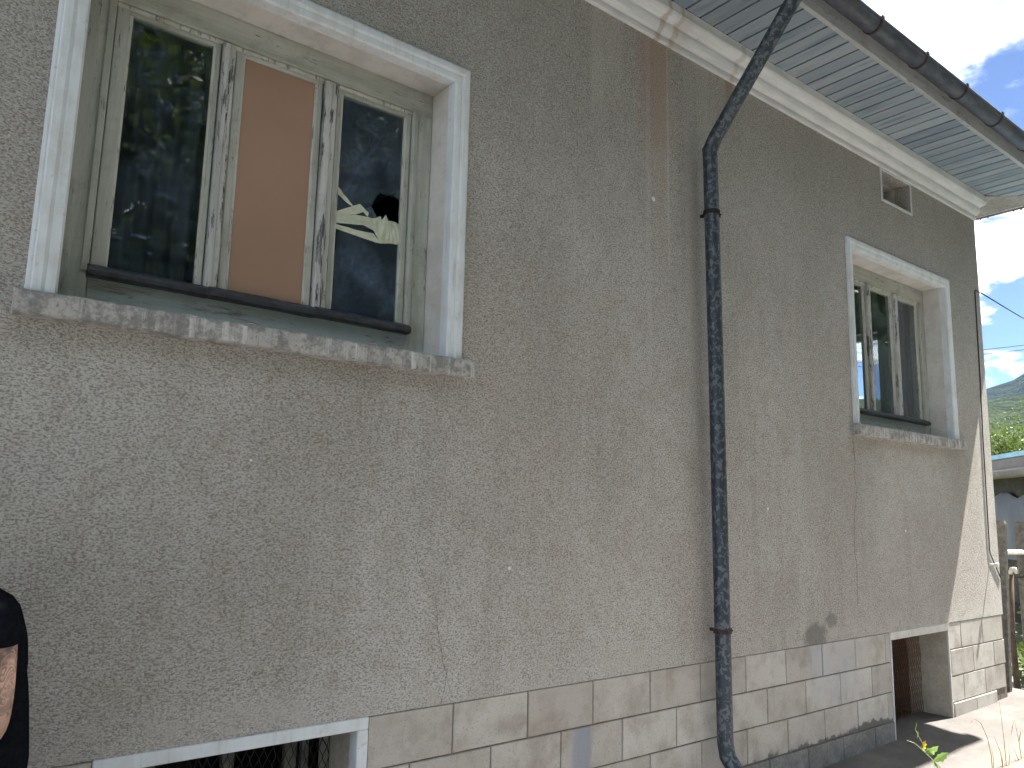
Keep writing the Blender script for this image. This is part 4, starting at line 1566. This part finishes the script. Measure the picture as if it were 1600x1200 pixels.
def skin_obj(name, chain, mat, parent, sub=2):
    """chain: list of (key, parentkey, position, radius)"""
    me = bpy.data.meshes.new(name)
    keys = {}
    vs_, es_, rad = [], [], []
    for k, pk, p, r_ in chain:
        keys[k] = len(vs_)
        vs_.append(p)
        rad.append(r_)
        if pk is not None:
            es_.append((keys[pk], keys[k]))
    me.from_pydata([tuple(v) for v in vs_], es_, [])
    o = link(name, me, mat, parent)
    md = o.modifiers.new('skin', 'SKIN')
    md.use_smooth_shade = True
    lay_ = me.skin_vertices[0] if len(me.skin_vertices) else None
    if lay_ is None:
        bm = bmesh.new()
        bm.from_mesh(me)
        bm.verts.layers.skin.verify()
        bm.to_mesh(me)
        bm.free()
        lay_ = me.skin_vertices[0]
    for i, r_ in enumerate(rad):
        rr_ = r_ if hasattr(r_, '__len__') else (r_, r_)
        lay_.data[i].radius = rr_
        lay_.data[i].use_root = (i == 0)
    sb = o.modifiers.new('sub', 'SUBSURF')
    sb.levels = sub
    sb.render_levels = sub
    return o


person = empty('person', None, tuple(ORG))
tag(person, 'person in a black T-shirt with a tattooed arm standing at the left edge', 'person')


def parented(o):
    o.parent = person
    o.matrix_parent_inverse = Matrix.Translation(-ORG)
    return o


ch = [('pel', None, bp(0, 0, .86), .10), ('sp', 'pel', bp(.01, 0, 1.02), .095), ('ch', 'sp', bp(.015, 0, 1.19), .115), ('nb', 'ch', bp(.075, 0, 1.305), .062), ('nk', 'nb', bp(.14, 0, 1.355), .050),
      ('hd', 'nk', bp(.20, 0, 1.41), .075), ('hd2', 'hd', bp(.225, 0, 1.49), .088), ('hd3', 'hd2', bp(.23, 0, 1.55), .055),
      ('jaw', 'hd', bp(.27, 0, 1.385), .032), ('nose', 'hd2', bp(.32, 0, 1.44), .012), ('earl', 'hd2', bp(.205, .088, 1.45), .013), ('earr', 'hd2', bp(.205, -.088, 1.45), .013)]
for s, nme in ((1, 'l'), (-1, 'r')):
    ch += [('cl' + nme, 'ch', bp(.014, s * .11, 1.25), .05),
           ('sh' + nme, 'cl' + nme, bp(.024, s * .180, 1.258), .054), ('ua' + nme, 'sh' + nme, bp(.018, s * .200, 1.13), .051), ('el' + nme, 'ua' + nme, bp(.008, s * .205, .985), .043),
           ('fa' + nme, 'el' + nme, bp(.11, s * .20, .975), .039), ('wr' + nme, 'fa' + nme, bp(.235, s * .17, 1.0), .027), ('pa' + nme, 'wr' + nme, bp(.29, s * .155, 1.01), .029), ('pb' + nme, 'pa' + nme, bp(.32, s * .145, 1.015), .027)]
    for q in range(4):
        a = (q - 1.5) * .019
        L = (.062, .075, .07, .055)[q]
        ch += [('f%d' % q + nme, 'pb' + nme, bp(.345, s * .13, 1.015 + a), .009), ('g%d' % q + nme, 'f%d' % q + nme, bp(.345 + L * .55, s * .12, 1.01 + a), .008), ('h%d' % q + nme, 'g%d' % q + nme, bp(.345 + L * .75, s * .09, 1.005 + a), .007)]
    ch += [('t1' + nme, 'pa' + nme, bp(.305, s * .125, 1.045), .011), ('t2' + nme, 't1' + nme, bp(.345, s * .11, 1.06), .009)]
    ch += [('hp' + nme, 'pel', bp(0, s * .085, .80), .09), ('kn' + nme, 'hp' + nme, bp(.015, s * .10, .44), .058), ('cf' + nme, 'kn' + nme, bp(-.015, s * .10, .28), .052), ('an' + nme, 'cf' + nme, bp(-.02, s * .105, .075), .036), ('to' + nme, 'an' + nme, bp(.13, s * .12, .035), .03)]
parented(skin_obj('body', ch, M_SKIN, None))
ch = [('pel', None, bp(-.004, 0, .74), .155), ('w', 'pel', bp(-.002, 0, .92), .138), ('sp', 'w', bp(.004, 0, 1.02), .132), ('ch', 'sp', bp(.006, 0, 1.17), .140), ('nb', 'ch', bp(.07, 0, 1.29), .09), ('nb2', 'nb', bp(.115, 0, 1.325), .072)]
for s, nme in ((1, 'l'), (-1, 'r')):
    ch += [('cl' + nme, 'ch', bp(.008, s * .105, 1.262), .082), ('sh' + nme, 'cl' + nme, bp(.022, s * .176, 1.252), .066), ('ua' + nme, 'sh' + nme, bp(.028, s * .198, 1.20), .060), ('ub' + nme, 'ua' + nme, bp(.028, s * .201, 1.178), .060)]
parented(skin_obj('t_shirt', ch, M_SHIRT, None))
ch = [('pel', None, bp(0, 0, .88), .128), ('cr', 'pel', bp(0, 0, .78), .115)]
for s, nme in ((1, 'l'), (-1, 'r')):
    ch += [('hp' + nme, 'cr', bp(0, s * .085, .72), .096), ('kn' + nme, 'hp' + nme, bp(.015, s * .10, .44), .070), ('cf' + nme, 'kn' + nme, bp(-.012, s * .10, .28), .064), ('an' + nme, 'cf' + nme, bp(-.02, s * .105, .07), .056)]
parented(skin_obj('trousers', ch, M_TROUS, None))
for s in (1, -1):
    ch = [('an', None, bp(-.03, s * .105, .055), .046), ('mid', 'an', bp(.06, s * .115, .045), .045), ('to', 'mid', bp(.16, s * .125, .04), .038)]
    parented(skin_obj('shoe', ch, M_SHOE, None))
ch = [('a', None, bp(.20, 0, 1.515), .092), ('b', 'a', bp(.175, 0, 1.46), .078), ('c', 'b', bp(.155, 0, 1.40), .050), ('d', 'a', bp(.24, 0, 1.555), .07)]
parented(skin_obj('hair', ch, M_HAIR, None))
